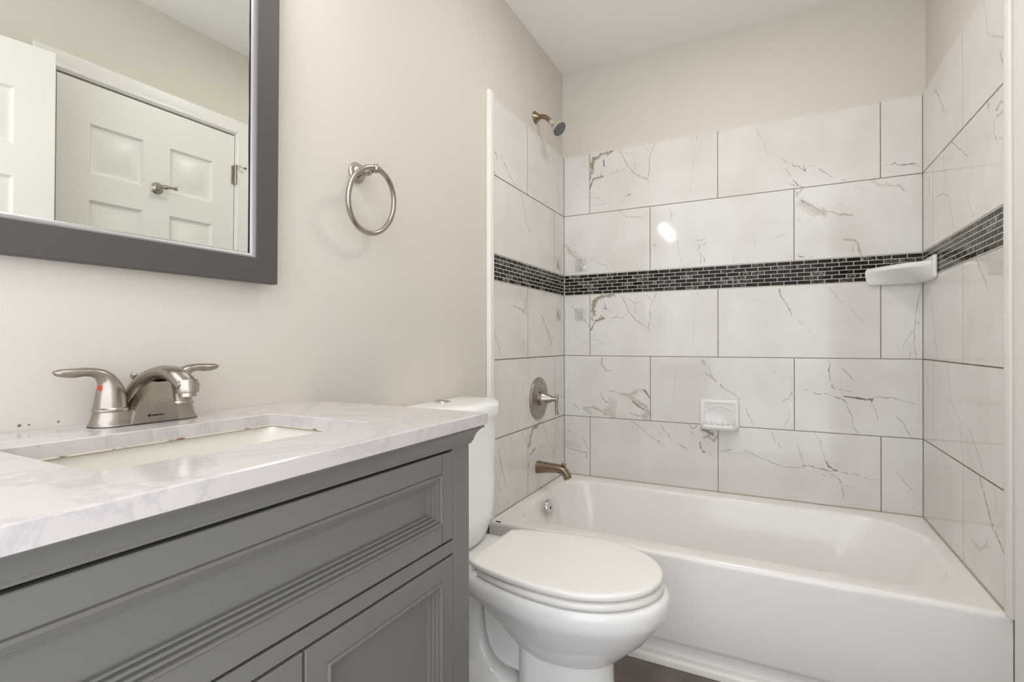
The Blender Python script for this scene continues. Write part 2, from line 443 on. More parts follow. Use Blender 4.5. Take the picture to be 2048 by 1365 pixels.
VEINS = """
bb 80 11.7 258,2023 235,2016 203,2016 185,2006 166,1996 157,1975 154,1953 156,1930
bb 80 15.3 164,1996 152,1976 154,1953
bb 80 4.5 147,1945 149,1913 145,1896
bb 100 4.1 143,1851 154,1881 161,1893
bb 90 8.9 161,1898 184,1901 207,1904
bb 80 5.4 201,1905 196,1920
bb 90 4.5 215,1985 218,1956
bb 70 3.1 203,1958 230,1954
bb 80 6.2 237,2026 235,2004
bg 68 4.0 251,1911 280,1913 289,1920 280,1928
bg 68 2.6 280,1913 298,1912 325,1928
bg 68 3.4 294,2021 316,1980 338,1937 364,1902 394,1876 420,1863 435,1858 440,1840
bg 68 3.0 473,2027 456,1986 445,1962 443,1920 443,1886 437,1861
bg 68 3.9 441,1886 437,1869
bg 42 2.1 420,2016 437,1998 452,1980
bg 42 3.5 307,2002 347,1999 368,1975
bg 22 2.6 368,1975 394,1988
bg 22 6.1 366,1976 375,1939 373,1901
bg 68 3.3 664,2025 658,2007
bg 22 2.5 641,2020 651,1957 645,1875 633,1753
bg 22 2.0 688,1999 676,1948
bb 90 4.4 338,1788 351,1792
bg 42 2.2 144,1805 186,1797 203,1782 221,1780 244,1792
bg 42 2.2 144,1771 179,1760 226,1761
bg 95 3.5 286,1720 302,1710
bg 42 2.6 302,1710 329,1685
bg 68 3.0 329,1684 377,1678 407,1671
bg 42 4.2 534,1709 542,1685 561,1666 567,1657
bg 42 3.4 542,1685 552,1634
bb 40 12.8 9,1566 35,1535 63,1505 91,1482
bb 45 6.9 99,1505 91,1487
bg 68 3.2 46,1544 83,1504
bg 42 3.6 146,1491 168,1481 190,1459 227,1451 233,1432
bg 22 3.1 222,1475 243,1465 275,1435
bg 42 6.0 453,1530 472,1533 474,1513
bg 42 2.4 575,1541 582,1494 584,1469 600,1429 605,1417
bg 68 5.8 626,1437 618,1416
bg 68 3.3 663,1533 683,1533 696,1539
bg 95 3.8 670,1515 674,1500 667,1489
bg 68 3.3 685,1512 705,1519
bg 95 3.8 676,1474 683,1459 694,1449 696,1432
bg 95 3.3 683,1459 677,1438 677,1428
bg 22 2.8 821,1455 821,1418
bg 22 4.3 615,1566 642,1556
bg 68 2.6 40,1247 74,1214 107,1178 140,1133
bg 22 3.7 73,1088 134,1048
bb 80 13.7 264,1299 243,1296 211,1292 184,1284 165,1266 156,1240 159,1219 165,1198
bb 80 17.9 170,1271 157,1246 159,1225
bb 80 5.8 151,1193 152,1172
bb 100 4.7 146,1122 159,1151 170,1164
bb 95 10.4 167,1167 192,1177 216,1179
bb 90 6.3 208,1179 200,1193
bb 85 5.7 219,1257 224,1228
bb 70 3.6 208,1229 235,1227
bg 68 4.1 251,1180 277,1187 285,1200
bg 68 3.1 277,1187 306,1179 331,1201
bg 68 3.5 301,1297 316,1271 331,1240 347,1204 367,1178 397,1152 432,1131 442,1111
bg 68 3.5 477,1297 459,1258 450,1241 447,1196 447,1161 437,1131
bg 68 2.5 427,1286 442,1278 457,1255
bg 42 3.5 316,1281 352,1269 372,1251 402,1257
bg 22 6.1 372,1243 377,1198
bg 22 2.9 649,1301 651,1200 646,1104 632,998
bg 68 3.4 667,1290 662,1279
bg 22 2.4 687,1254 678,1220
bg 95 5.1 341,1059 354,1061
bg 42 2.6 148,1075 192,1072 202,1054 221,1048 253,1064
bg 22 2.6 148,1033 183,1030
bg 42 2.3 912,2017 920,1986 943,1947 951,1905 961,1888
bg 68 2.3 1005,1867 1035,1836
bg 95 4.0 1053,1833 1060,1820 1075,1815
bg 95 4.0 1075,1815 1095,1798 1102,1791 1097,1814
bg 95 3.4 1028,1811 1045,1783
bg 95 3.4 1055,1758 1075,1733 1090,1725
bg 95 2.8 1048,1742 1065,1731 1075,1731
bg 42 2.8 1114,1813 1134,1808
bg 95 3.3 1153,1791 1172,1776 1181,1767 1200,1748
bg 68 2.7 1231,1734 1258,1722
bg 42 2.7 1381,1773 1392,1771
bg 95 4.7 1402,1768 1409,1775 1426,1764 1449,1763 1485,1759
bg 42 2.6 1474,1756 1499,1745
bb 45 7.9 1062,1692 1080,1701 1095,1721
bb 40 6.8 1065,1709 1075,1682
bb 38 30.6 1090,1660 1109,1641 1133,1624 1167,1603
bb 80 4.4 1085,1669 1119,1642 1148,1622 1172,1597
bb 55 6.0 1172,1616 1200,1602 1228,1590 1267,1585
bg 22 3.3 1133,1654 1172,1619
bb 20 11.2 1070,1651 1104,1619 1133,1593
bg 42 4.0 1070,1591 1087,1573
bg 22 4.3 1279,1698 1319,1676
bb 22 15.9 1337,1714 1363,1694 1394,1687
bb 40 6.3 1394,1687 1424,1683 1445,1659
bg 22 7.7 1216,1641 1237,1630
bb 50 8.1 1242,1484 1274,1479 1292,1461 1294,1433 1299,1414
bb 30 6.5 1274,1457 1269,1435
bg 42 3.4 1089,1496 1093,1493
bg 95 5.1 1074,1435 1082,1423 1099,1426
bg 42 3.4 1114,1423 1133,1420
bg 42 3.5 906,1534 908,1501
bg 42 4.0 984,1514 1014,1526 1030,1522
bg 22 2.9 1020,1534 1050,1554
bg 95 3.8 1000,1296 1005,1268 1024,1232 1043,1199 1052,1169
bg 42 3.2 1071,1155 1094,1131
bg 22 2.6 1108,1117 1149,1069
bg 42 2.6 1188,1289 1208,1256 1232,1224
bg 42 2.6 1264,1197 1307,1142
bg 22 2.2 891,1257 971,1226
bg 68 2.5 1494,1258 1482,1195 1476,1131 1474,1087 1474,1038 1480,999
bg 42 2.5 1470,1102 1454,1077 1438,1033
bg 42 2.5 1442,1132 1450,1152
bg 68 4.0 1462,1016 1454,993
bg 68 3.4 1486,1136 1488,1126
bb 50 6.9 720,915 727,893 743,879
bg 68 2.8 761,868 772,848 814,827 845,798
bg 68 3.3 868,757 880,730 903,684
bg 42 5.6 853,920 863,918
bg 42 3.3 980,930 992,928
bg 22 2.2 1011,907 1054,905
bb 40 4.9 1052,843 1042,821 1009,798
bb 20 9.8 1042,762 1037,724 1018,690
bg 22 3.3 875,777 906,792
bg 42 3.1 1183,985 1192,959
bg 95 4.2 1192,959 1185,933 1191,896
bg 95 4.2 1200,886 1196,873 1209,860
bg 22 3.7 1171,895 1194,886
bg 68 2.6 1229,952 1251,929 1272,901
bg 95 4.2 1131,841 1144,836 1158,840
bg 42 3.2 1094,856 1117,851
bg 68 4.2 1171,840 1194,836
bg 95 4.1 1207,831 1229,822 1242,815 1251,797
bb 100 4.6 1238,833 1264,829 1294,825 1319,823 1336,825 1336,817
bg 68 3.0 1336,827 1348,834 1385,833 1404,836 1418,829
bg 42 2.4 1418,829 1458,818 1493,809
bg 68 3.1 1251,790 1268,749 1272,708 1291,679
bg 42 2.5 1334,814 1348,775 1356,735
bg 68 3.0 1418,759 1442,728 1450,707 1465,681
bg 42 3.1 1220,861 1268,852
bg 42 2.6 1225,848 1246,838
bb 50 7.2 203,982 203,948 215,926 232,916
bb 30 6.6 232,916 260,916
bg 22 3.3 226,977 235,949
bg 68 3.8 237,813 271,809 305,797
bb 40 18.4 310,797 349,798 376,816
bb 42 25.9 349,788 376,762 398,752
bb 90 4.3 360,766 392,741 416,729
bb 28 12.9 365,821 408,823 435,808
bb 100 4.3 414,826 430,808 443,789
bb 90 4.3 422,826 435,802
bb 50 12.8 392,768 430,738 443,706
bb 42 32.2 419,693 435,709
bb 60 4.4 197,800 214,770 232,754
bb 26 41.5 263,761 260,728
bb 35 38.7 232,715 260,695
bb 55 10.0 156,728 197,708 226,693
bb 60 6.2 103,719 145,727 186,715
bg 68 4.0 52,739 85,710
bb 25 16.9 121,712 145,693
bb 35 5.9 349,706 403,693
bg 22 3.3 338,771 354,717
bg 22 3.2 493,951 511,943
bg 22 3.1 572,955 554,787
bg 42 3.7 544,705 539,691
bg 22 3.2 526,759 518,727
bb 45 10.2 683,975 702,952
bb 25 7.1 707,947 726,914
bb 50 8.1 702,911 728,899 742,882
bg 68 3.0 763,868 773,850 810,832
bg 68 4.0 9,591 34,594
bb 55 4.6 6,508 43,500 85,496
bb 16 25.1 12,529 79,518
bg 68 2.8 97,565 115,538 133,506
bb 40 7.4 85,493 132,489
bb 35 11.3 121,488 121,468
bg 42 4.6 43,670 46,658
bg 68 2.7 354,671 392,644 435,609 487,576
bg 68 5.8 482,584 495,572
bg 42 3.2 503,570 520,558
bg 42 2.6 435,679 466,649 503,615
bg 68 5.3 495,662 508,639 523,630
bg 68 4.7 523,630 538,602 551,593
bg 68 4.1 574,576 594,568 619,549
bg 95 4.6 629,672 643,652 663,666
bg 95 5.7 634,636 643,626
bb 75 13.2 687,655 730,633
bg 95 9.1 706,641 730,636
bb 60 11.1 692,615 711,621 735,603 749,625
bb 70 6.6 677,593 677,567 694,544
bg 68 3.0 711,550 735,525
bg 22 3.1 648,616 668,592
bg 22 2.7 381,421 397,401
bg 42 2.7 413,384 424,375
bg 68 3.4 762,561 787,563 810,571
bg 42 3.4 827,560 876,558
bg 68 2.9 858,570 880,568 915,549
bg 68 2.3 915,549 949,539 999,520 1020,516
bg 68 2.8 1020,515 1065,517 1085,520
bg 95 3.7 1091,533 1095,519
bg 95 4.1 1093,526 1121,529 1141,522 1168,520 1187,516
bg 68 2.7 1187,516 1214,520
bb 100 4.0 1176,553 1184,538 1203,524 1216,520
bg 68 2.7 1135,670 1155,639 1158,608 1172,573 1176,553
bg 95 3.6 1231,515 1252,510
bg 95 4.0 1265,510 1276,515 1294,508
bg 68 2.6 1307,503 1322,498
bg 42 2.6 1329,496 1359,501
bg 68 2.7 1176,510 1195,503 1216,491
bg 95 4.0 1216,491 1229,476 1223,466
bg 95 3.6 1233,458 1235,436 1237,405
bg 42 2.2 1240,466 1259,451
bg 42 2.7 1156,499 1203,490
bg 68 2.3 970,664 983,629 1010,594
bg 68 2.3 1071,618 1079,582 1095,540
bg 22 2.7 1191,550 1218,551
bg 22 2.7 1214,530 1252,530
bg 68 2.1 1416,535 1445,498 1469,469
bg 22 2.1 1469,412 1472,398
rg 42 2.2 633,2018 662,1964 669,1916 683,1892
rg 42 2.5 697,1885 770,1841
rg 68 4.0 770,1846 782,1822
rg 95 3.0 757,1812 769,1785 788,1753
rg 95 3.0 776,1742 790,1735
rb 50 7.4 179,1971 227,1915 284,1847
rb 40 6.4 154,1968 191,1966
rb 60 5.4 675,1715 682,1683
rb 65 5.5 730,1669 756,1679 788,1671
rb 60 5.6 737,1651 775,1651
rg 68 3.6 717,1648 716,1611 736,1588
rg 42 2.5 749,1594 781,1570
rg 68 3.0 358,1716 446,1663 509,1618
rg 68 3.4 272,1715 271,1657 293,1594
rb 40 11.1 86,1669 99,1606
rg 68 3.2 188,1580 259,1572 326,1548 346,1497 377,1432
rg 42 2.3 517,1487 559,1424
rg 42 3.8 74,1279 127,1167 160,1107 193,993
rb 30 9.4 143,1069 193,1031
rb 50 7.3 588,1294 629,1252 668,1207
rb 40 4.0 767,1266 792,1212
rg 42 2.8 315,979 342,867 448,803 484,751
rg 42 2.9 35,937 124,815
rg 68 3.3 435,784 471,684
rg 68 4.0 496,769 507,743
rg 68 2.9 519,797 595,733 646,676
rb 100 3.5 606,671 665,601 706,553
rg 68 2.8 712,664 729,606
rb 90 4.0 720,554 747,535 788,503
rb 35 10.2 540,467 604,463 655,492
rb 60 5.8 655,507 670,494
rg 22 3.0 70,649 105,537
rg 22 2.7 238,657 298,620
lg 95 4.0 764,1814 744,1811 729,1791
lg 68 3.2 708,1813 665,1789 621,1756 569,1726
lg 95 4.0 765,1733 744,1727
lg 68 2.8 514,1711 489,1657 464,1596 418,1555
lg 68 2.6 102,1869 77,1793 60,1739
lg 42 3.0 269,1733 216,1740
lg 68 3.6 524,1275 503,1241
lb 40 18.1 472,1252 477,1215 483,1197
lb 40 11.9 509,1200 467,1184
lb 60 5.0 593,1215 539,1207 498,1200
lg 68 2.1 762,1123 741,1077 716,1036 707,1003
lb 60 5.1 297,1190 249,1140 192,1081
lb 40 8.1 236,1120 198,1081
lb 60 4.6 192,1081 179,1045
lb 60 4.1 165,1086 185,1056
lb 40 4.1 504,1074 478,1033
lg 42 3.6 530,1052 489,1011
lg 42 4.8 111,1071 48,1034
lg 42 5.8 105,967 77,924
lg 42 2.3 500,881 495,851
lg 42 2.4 507,891 491,848 464,793 431,699
lg 42 3.7 539,742 555,689
lg 42 3.9 700,674 704,643
lg 22 4.8 667,671 672,602
lg 42 3.6 620,661 622,610
lb 50 5.6 722,629 709,584 696,547
lg 68 2.2 696,547 673,498 654,450
lg 68 2.1 705,527 723,497 718,462
lg 42 2.1 727,431 723,400
lg 68 2.6 645,408 648,382
lg 68 2.2 678,404 682,375
lg 68 2.9 513,669 487,641 454,593
lb 85 16.3 338,668 397,665 420,630 434,594
lb 80 4.9 350,653 356,639
lg 95 4.4 362,625 365,601
lg 68 3.2 276,672 250,622 198,551 136,502
lg 68 3.2 86,661 122,618 122,537 136,497
lg 68 4.6 326,552 283,571
lb 90 9.6 374,568 421,553
lb 100 3.8 421,553 443,500
lb 40 7.8 114,800 70,785 -5,766
lg 68 3.3 71,741 56,712
"""
# ------------------------------------------------------------------ marble tile cladding
def hash2(ix, iy, seed):
    h = (ix.astype(np.int64) * 374761393 + iy.astype(np.int64) * 668265263 + seed * 1274126177) & 0x7fffffff
    h = ((h ^ (h >> 13)) * 1274126177) & 0x7fffffff
    return ((h ^ (h >> 16)) & 0xffff) / 65535.0

def vnoise(x, y, seed):
    ix, iy = np.floor(x), np.floor(y)
    fx, fy = x - ix, y - iy
    fx, fy = fx * fx * (3 - 2 * fx), fy * fy * (3 - 2 * fy)
    a, b = hash2(ix, iy, seed), hash2(ix + 1, iy, seed)
    c, e = hash2(ix, iy + 1, seed), hash2(ix + 1, iy + 1, seed)
    return (a * (1 - fx) + b * fx) * (1 - fy) + (c * (1 - fx) + e * fx) * fy

def fbm(x, y, seed, o=3):
    s, a, t = 0, .5, 0
    for k in range(o):
        s = s + a * vnoise(x * 2 ** k, y * 2 ** k, seed + k)
        t += a
        a *= .5
    return s / t

STROKES = {'b': [], 'l': [], 'r': []}
for ln in VEINS.strip().split('\n'):
    f = ln.split()
    STROKES[f[0][0]].append((f[0][1], int(f[1]) / 100, float(f[2]) / 1000, np.array([[float(q) / 1000 for q in p.split(',')] for p in f[3:]])))

def seg_dist(px, py, pts):
    best = np.full(px.shape, 9.0)
    for (ax, ay), (bx_, by) in zip(pts[:-1], pts[1:]):
        dx, dy = bx_ - ax, by - ay
        L = dx * dx + dy * dy + 1e-12
        t = np.clip(((px - ax) * dx + (py - ay) * dy) / L, 0, 1)
        best = np.minimum(best, np.hypot(px - ax - t * dx, py - ay - t * dy))
    return best

def vein_values(a, z, strokes, res):
    g = np.zeros(a.shape)
    br = np.zeros(a.shape)
    for si, (kind, inten, w, pts) in enumerate(strokes):
        amp = min(.35 * w + .0022, .008)
        mar = w + .012
        m = (a > pts[:, 0].min() - mar) & (a < pts[:, 0].max() + mar) & (z > pts[:, 1].min() - mar) & (z < pts[:, 1].max() + mar)
        if not m.any():
            continue
        x, y = a[m], z[m]
        wx = x + amp * 2 * (fbm(x * 70, y * 70, 11 + si) - .5)
        wy = y + amp * 2 * (fbm(x * 70, y * 70, 41 + si) - .5)
        dd = seg_dist(wx, wy, pts)
        if kind == 'g':
            tp = np.minimum(np.hypot(wx - pts[0, 0], wy - pts[0, 1]), np.hypot(wx - pts[-1, 0], wy - pts[-1, 1]))
            thick = .45 + .75 * fbm(x * 55, y * 55, 131 + si, 2)
            ww = np.maximum(w * .46 * thick * (.45 + .55 * np.clip(tp / .018, 0, 1)), res * .55)
            inten2 = inten * 1.12
            mod = np.clip(-.05 + 2.0 * fbm(x * 85, y * 85, 71 + si, 3), 0.12, 1)
            g[m] = np.maximum(g[m], inten2 * np.exp(-(dd / ww) ** 2) * mod)
        else:
            ww = max(w * .62, res * .9)
            k = 1.0 if inten < .62 and w > .006 else 2.0
            q = dd / ww + k * (fbm(x * (70 if k < 2 else 120), y * (70 if k < 2 else 120), 91 + si, 4) - .5) + .45 * k * (fbm(x * 420, y * 420, 191 + si, 2) - .5)
            v = np.clip((1.15 - q) / (.8 if k < 2 else .5), 0, 1)
            tone = (.35 if k == 2 else .75) + (1.25 if k == 2 else .4) * fbm(x * 260, y * 260, 7 + si, 3)
            br[m] = np.maximum(br[m], np.clip(inten * v * tone, 0, 1))
            if w < .005 and inten > .85:
                g[m] = np.maximum(g[m], .6 * np.exp(-(dd / max(w * .5, res * .75)) ** 2))
    return g, br

ZS = [0.370, 0.676, 0.990, 1.3042, 1.4096, 1.7206, 2.028]

def grid_axis(a0, a1, res, e=.0008):
    n = max(2, int(round((a1 - a0 - 2 * e) / res)))
    return np.concatenate([[a0], np.linspace(a0 + e, a1 - e, n + 1), [a1]])

def build_grid_mesh(name, patches, place, m, parent, attr, edge=-.002):
    """patches: (A axis, Z axis, colour array fn) -> one mesh object with a colour attribute"""
    VS, FS, CS = [], [], []
    off = 0
    for A, Z, fn in patches:
        aa, zz = np.meshgrid(A, Z)
        dep = np.zeros(aa.shape)
        dep[0, :] = dep[-1, :] = dep[:, 0] = dep[:, -1] = edge
        VS.append(place(aa.ravel(), zz.ravel(), dep.ravel()))
        CS.append(fn(aa.ravel(), zz.ravel()))
        na, nz = len(A), len(Z)
        i = (np.arange(nz - 1)[:, None] * na + np.arange(na - 1)[None, :]).ravel() + off
        FS.append(np.stack([i, i + 1, i + na + 1, i + na], 1))
        off += na * nz
    V = np.concatenate(VS).astype(np.float32)
    F = np.concatenate(FS).astype(np.int32)
    Cc = np.concatenate(CS).astype(np.float32)
    # orient towards +depth
    me = bpy.data.meshes.new(name)
    me.vertices.add(len(V))
    me.vertices.foreach_set('co', V.ravel())
    me.loops.add(F.size)
    me.loops.foreach_set('vertex_index', F.ravel())
    me.polygons.add(len(F))
    me.polygons.foreach_set('loop_start', np.arange(0, F.size, 4, dtype=np.int32))
    me.polygons.foreach_set('loop_total', np.full(len(F), 4, dtype=np.int32))
    me.update(calc_edges=True)
    at = me.attributes.new(attr, 'FLOAT_COLOR', 'POINT')
    at.data.foreach_set('color', Cc.ravel())
    me.polygons.foreach_set('use_smooth', [False] * len(F))
    me.materials.append(m)
    me.validate()
    o = bpy.data.objects.new(name, me)
    COL.objects.link(o)
    o.parent = parent
    ORI[o.name] = Vector((0, 0, 0))
    return o

def clad(parent, key, width, jA, jB, place, res, moff, back_off):
    g = .0027 if key == 'b' else .0040
    P = []
    for r, (z0, z1) in enumerate(zip(ZS[:-1], ZS[1:])):
        if r == 3:
            continue
        js = jA if r in (0, 2, 5) else jB
        cuts = [0.0] + js + [width]
        for a0, a1 in zip(cuts[:-1], cuts[1:]):
            A = grid_axis(a0 + (g / 2 if a0 > 0 else .0012), a1 - (g / 2 if a1 < width else (.0012 if key == 'b' else .0003)), res)
            Z = grid_axis(z0 + g / 2, z1 - (g / 2 if r < 5 else .0003), res)
            def fn(a, z, st=STROKES[key]):
                gg, bb = vein_values(a, z, st, res)
                return np.stack([gg, bb, gg * 0, gg * 0 + 1], 1)
            P.append((A, Z, fn))
    build_grid_mesh('marble_tiling', P, place, TILEM, parent, 'vein', -.0009)
    # glass mosaic band
    rng = random.Random(5 + len(key) + ord(key))
    P = []
    pit, rows, gm = .0508 if key == 'b' else .0527, 6, .0021 if key == 'b' else .0026
    zb0, zb1 = ZS[3] + .0016, ZS[4] - .0016
    rh = (zb1 - zb0) / rows
    for r in range(rows):
        a = moff + (0 if r % 2 == 1 else pit / 2) - pit
        while a < width:
            a0, a1 = max(a + gm / 2, .0022), min(a + pit - gm / 2, width - .0012)
            if a1 - a0 > .004:
                shell = rng.random() ** 1.6 if rng.random() < .6 else 0.05
                tone = rng.random()
                def fn(x, z, s=shell, t=tone):
                    k = np.ones(x.shape)
                    return np.stack([s * k, t * k, 0 * k, k], 1)
                P.append((grid_axis(a0, a1, .03, .0004), grid_axis(zb0 + r * rh + gm / 2, zb0 + (r + 1) * rh - gm / 2, .03, .0004), fn))
            a += pit
    build_grid_mesh('mosaic_band', P, place, MOSM, parent, 'brick', -.0008)
    return

def slab(bm, key, a0, a1, z0, z1, d0, d1):
    if key == 'b':
        bx(bm, a0, a1, -d1, -d0, z0, z1)
    elif key == 'l':
        bx(bm, d0, d1, -a1, -a0, z0, z1)
    else:
        bx(bm, W - d1, W - d0, -a1, -a0, z0, z1)

LEN = {'b': W, 'l': .7673, 'r': .7907}
for key, parent, place, jA, jB, res, moff in (
        ('b', wall_back, lambda a, z, dp: np.stack([a, -dp, z], 1), [.1409, .7534, 1.3659], [.447, 1.0595], .0019, .0300),
        ('l', wall_left, lambda a, z, dp: np.stack([dp, -a, z], 1), [.4484], [.1332], .0025, .0220),
        ('r', wall_right, lambda a, z, dp: np.stack([W - dp, -a, z], 1), [.4640], [.1380], .0025, .0300)):
    clad(parent, key, LEN[key], jA, jB, place, res, moff, .012)
    bm = bmesh.new()
    slab(bm, key, 0, LEN[key], ZS[0], ZS[3], -.0118, -.0006)
    slab(bm, key, 0, LEN[key], ZS[4], ZS[6], -.0118, -.0006)
    mesh('grout', bm, GROUT, parent, smooth=None)
    bm = bmesh.new()
    slab(bm, key, 0, LEN[key], ZS[3] - .0004, ZS[4] + .0004, -.0117, -.0005)
    mesh('mosaic_grout', bm, GROUTW, parent, smooth=None)
    bm = bmesh.new()
    slab(bm, key, 0, LEN[key], ZS[6], ZS[6] + .0045, -.0118, -.0003)
    mesh('caulk_line', bm, CAULK, parent, smooth=None)
GCAULK = mat('yellowed_caulk', rgb(176, 170, 146), rough=0.6)
bm = bmesh.new()
bx(bm, 0, W, -.0035, -.0002, .3702, .3732)
mesh('tub_caulk', bm, GCAULK, wall_back, smooth=None)
bm = bmesh.new()
bx(bm, .0002, .0035, -.767, 0, .3702, .3732)
mesh('tub_caulk', bm, GCAULK, wall_left, smooth=None)
bm = bmesh.new()
bx(bm, W - .0035, W - .0002, -.79, 0, .3702, .3732)
mesh('tub_caulk', bm, GCAULK, wall_right, smooth=None)

# white edge trim strips closing the tile
def strip(name, x0, x1, y0, y1, z0, z1, bev=.004):
    return struct(mesh(name, BX(x0, x1, y0, y1, z0, z1, bev=bev, seg=3), EDGEP))
strip('trim_1', -0.0118, .0075, -.803, -.768, .3705, 2.040)
bm = bmesh.new()
bx(bm, W - .006, 1.5133, -.832, -.7915, .3705, 2.045, bev=.004, seg=3)
struct(mesh('trim_2', bm, EDGEP))

# ------------------------------------------------------------------ doors on the right wall
def casing(bm, y0, y1, ztop, cw, x_in):
    """door casing around an opening on the right wall, facing -X; stepped colonial profile"""
    prof = [(0, .000), (0, .011), (.006, .015), (.016, .013), (.028, .016), (.05, .0185), (cw - .004, .0185), (cw, .016), (cw, 0)]
    path = [(y1, 0.0, 1, 0), (y1, ztop, 1, 1), (y0, ztop, -1, 1), (y0, 0.0, -1, 0)]
    loops = []
    for (y, z, sy, sz) in path:
        loops.append([(x_in - dd, y + sy * o, z + sz * o) for o, dd in prof])
    loft(bm, loops, cap0=True, cap1=True)

def six_panel(bm, place, w, h):
    """front face of a moulded six panel door: place(a, z, depth)"""
    p0, p1, q0, q1 = .105, .105 + (w - .105 * 2 - .105) / 2, .105 + (w - .105 * 2 - .105) / 2 + .105, w - .105
    rows = [(.22, .80), (1.00, 1.585), (1.690, 1.888)]
    ya = [0, p0, p1, q0, q1, w]
    za = [0]
    for r in rows:
        za += list(r)
    za += [h]
    for i in range(5):
        for j in range(len(za) - 1):
            if i in (1, 3) and j in (1, 3, 5):
                prof = [(0, 0), (.008, -.0105), (.013, -.0125), (.019, -.0125), (.050, -.0025), (.052, -.0015)]
                frame_panel(bm, ya[i], ya[i + 1], za[j], za[j + 1], prof, place)
            else:
                vs = [bm.verts.new(place(*p)) for p in ((ya[i], za[j], 0), (ya[i + 1], za[j], 0), (ya[i + 1], za[j + 1], 0), (ya[i], za[j + 1], 0))]
                bm.faces.new(vs)
    # edges and back
    T = -.035
    c = [(0, 0), (w, 0), (w, h), (0, h)]
    for k in range(4):
        a, b = c[k], c[(k + 1) % 4]
        bm.faces.new([bm.verts.new(place(*p)) for p in ((a[0], a[1], 0), (a[0], a[1], T), (b[0], b[1], T), (b[0], b[1], 0))])
    bm.faces.new([bm.verts.new(place(p[0], p[1], T)) for p in c])
    bmesh.ops.remove_doubles(bm, verts=bm.verts, dist=1e-5)

XD = 1.510
door1 = bpy.data.objects.new('door_1', None)
COL.objects.link(door1)
door1.location = (XD, DY1, 0)
ORI[door1.name] = Vector(door1.location)
struct(door1)
bm = bmesh.new()
six_panel(bm, lambda a, z, dp: (XD - dp, DY0 + .002 + a, .008 + z), DY1 - DY0 - .004, 2.046)
mesh('door_leaf', bm, DOORP, door1, smooth=30)
bm = bmesh.new()
bx(bm, XD - .002, 1.69, DY1 + .001, DY1 + .0195, 0, DZ + .0195)
bx(bm, XD - .002, 1.69, DY0 - .0195, DY0 - .001, 0, DZ + .0195)
bx(bm, XD - .002, 1.69, DY0 - .001, DY1 + .001, DZ + .001, DZ + .0195)
mesh('door_jamb', bm, TRIMP, door1, smooth=None)
bm = bmesh.new()
bx(bm, 1.6, 1.69, DY0, DY1, 0.0, DZ + .001)
mesh('door_backing', bm, DARKM, door1, smooth=None)
bm = bmesh.new()
casing(bm, DY0 - .006, DY1 + .006, DZ + .006, .066, 1.5134)
mesh('door_casing', bm, TRIMP, door1, smooth=20)
for hz in (1.86, 1.02, .22):
    bm = bmesh.new()
    lathe(bm, [(.0065, -.045), (.0065, .045)], (XD - .0105, DY1 + .0005, hz), (0, 0, 1), n=14)
    lathe(bm, [(.004, .045), (.008, .0455), (.008, .049), (.003, .053)], (XD - .0105, DY1 + .0005, hz), (0, 0, 1), n=14)
    bx(bm, XD - .0045, XD - .0008, DY1 - .016, DY1 - .002, hz - .045, hz + .045)
    if hz > 1.5:
        tube(bm, [(XD - .012, DY1 + .002, hz + .046), (XD - .03, DY1 + .02, hz + .043), (XD - .032, DY1 + .034, hz + .04)], .003, n=10)
        lathe(bm, [(.006, -.005), (.006, .005)], (XD - .032, DY1 + .036, hz + .04), (0, 1, 0), n=12)
    mesh('hinge', bm, NICK, door1)

# entry door, swung open into the room and standing in front of the right wall
door2 = bpy.data.objects.new('door_2', None)
COL.objects.link(door2)
pf, ph = Vector((1.350, -1.690, 0)), Vector((1.468, -2.398, 0))
ud = (ph - pf).normalized()
nd = Vector((ud.y, -ud.x, 0))
if nd.x > 0:
    nd = -nd
door2.location = ph
ORI[door2.name] = Vector(ph)
struct(door2)
bm = bmesh.new()
six_panel(bm, lambda a, z, dp: tuple(pf + ud * a + nd * dp + Vector((0, 0, .008 + z))), (ph - pf).length, 2.046)
mesh('door_leaf', bm, DOORP, door2, smooth=30)
bm = bmesh.new()
bx(bm, 1.4, 1.69, EY1 + .001, EY1 + .019, 0, 2.07)
mesh('door_jamb', bm, TRIMP, door2, smooth=None)
bm = bmesh.new()
for hz in (1.86, 1.02, .22):
    lathe(bm, [(.0065, -.045), (.0065, .045)], (ph.x + .010, ph.y - .0035, hz), (0, 0, 1), n=12)
mesh('hinge', bm, NICK, door2)

# robe hook on the closet door
rh = thing('robe_hook', 'brushed nickel robe hook screwed to the white closet door seen in the mirror', 'hook', (XD, -1.282, 1.66))
HX, HY, HZ = XD, -1.282, 1.702
bm = bmesh.new()
lathe(bm, [(.026, 0), (.026, .003), (.023, .006), (.020, .007), (.020, .010), (.016, .012), (.011, .016), (.009, .03)], (HX - .0002, HY, HZ), (-1, 0, 0), n=32)
mesh('rosette', bm, NICK, rh)
bm = bmesh.new()
lathe(bm, [(.008, .022), (.011, .027), (.012, .034), (.011, .040), (.007, .045)], (HX, HY, HZ), (-1, 0, 0), n=24)
lathe(bm, [(.006, 0), (.0085, .006), (.010, .02), (.006, .024), (.0055, .04), (.009, .056), (.0085, .058)], (HX - .034, HY + .004, HZ + .004), (-.25, 1, .05), n=24)
mesh('peg', bm, NICK, rh)
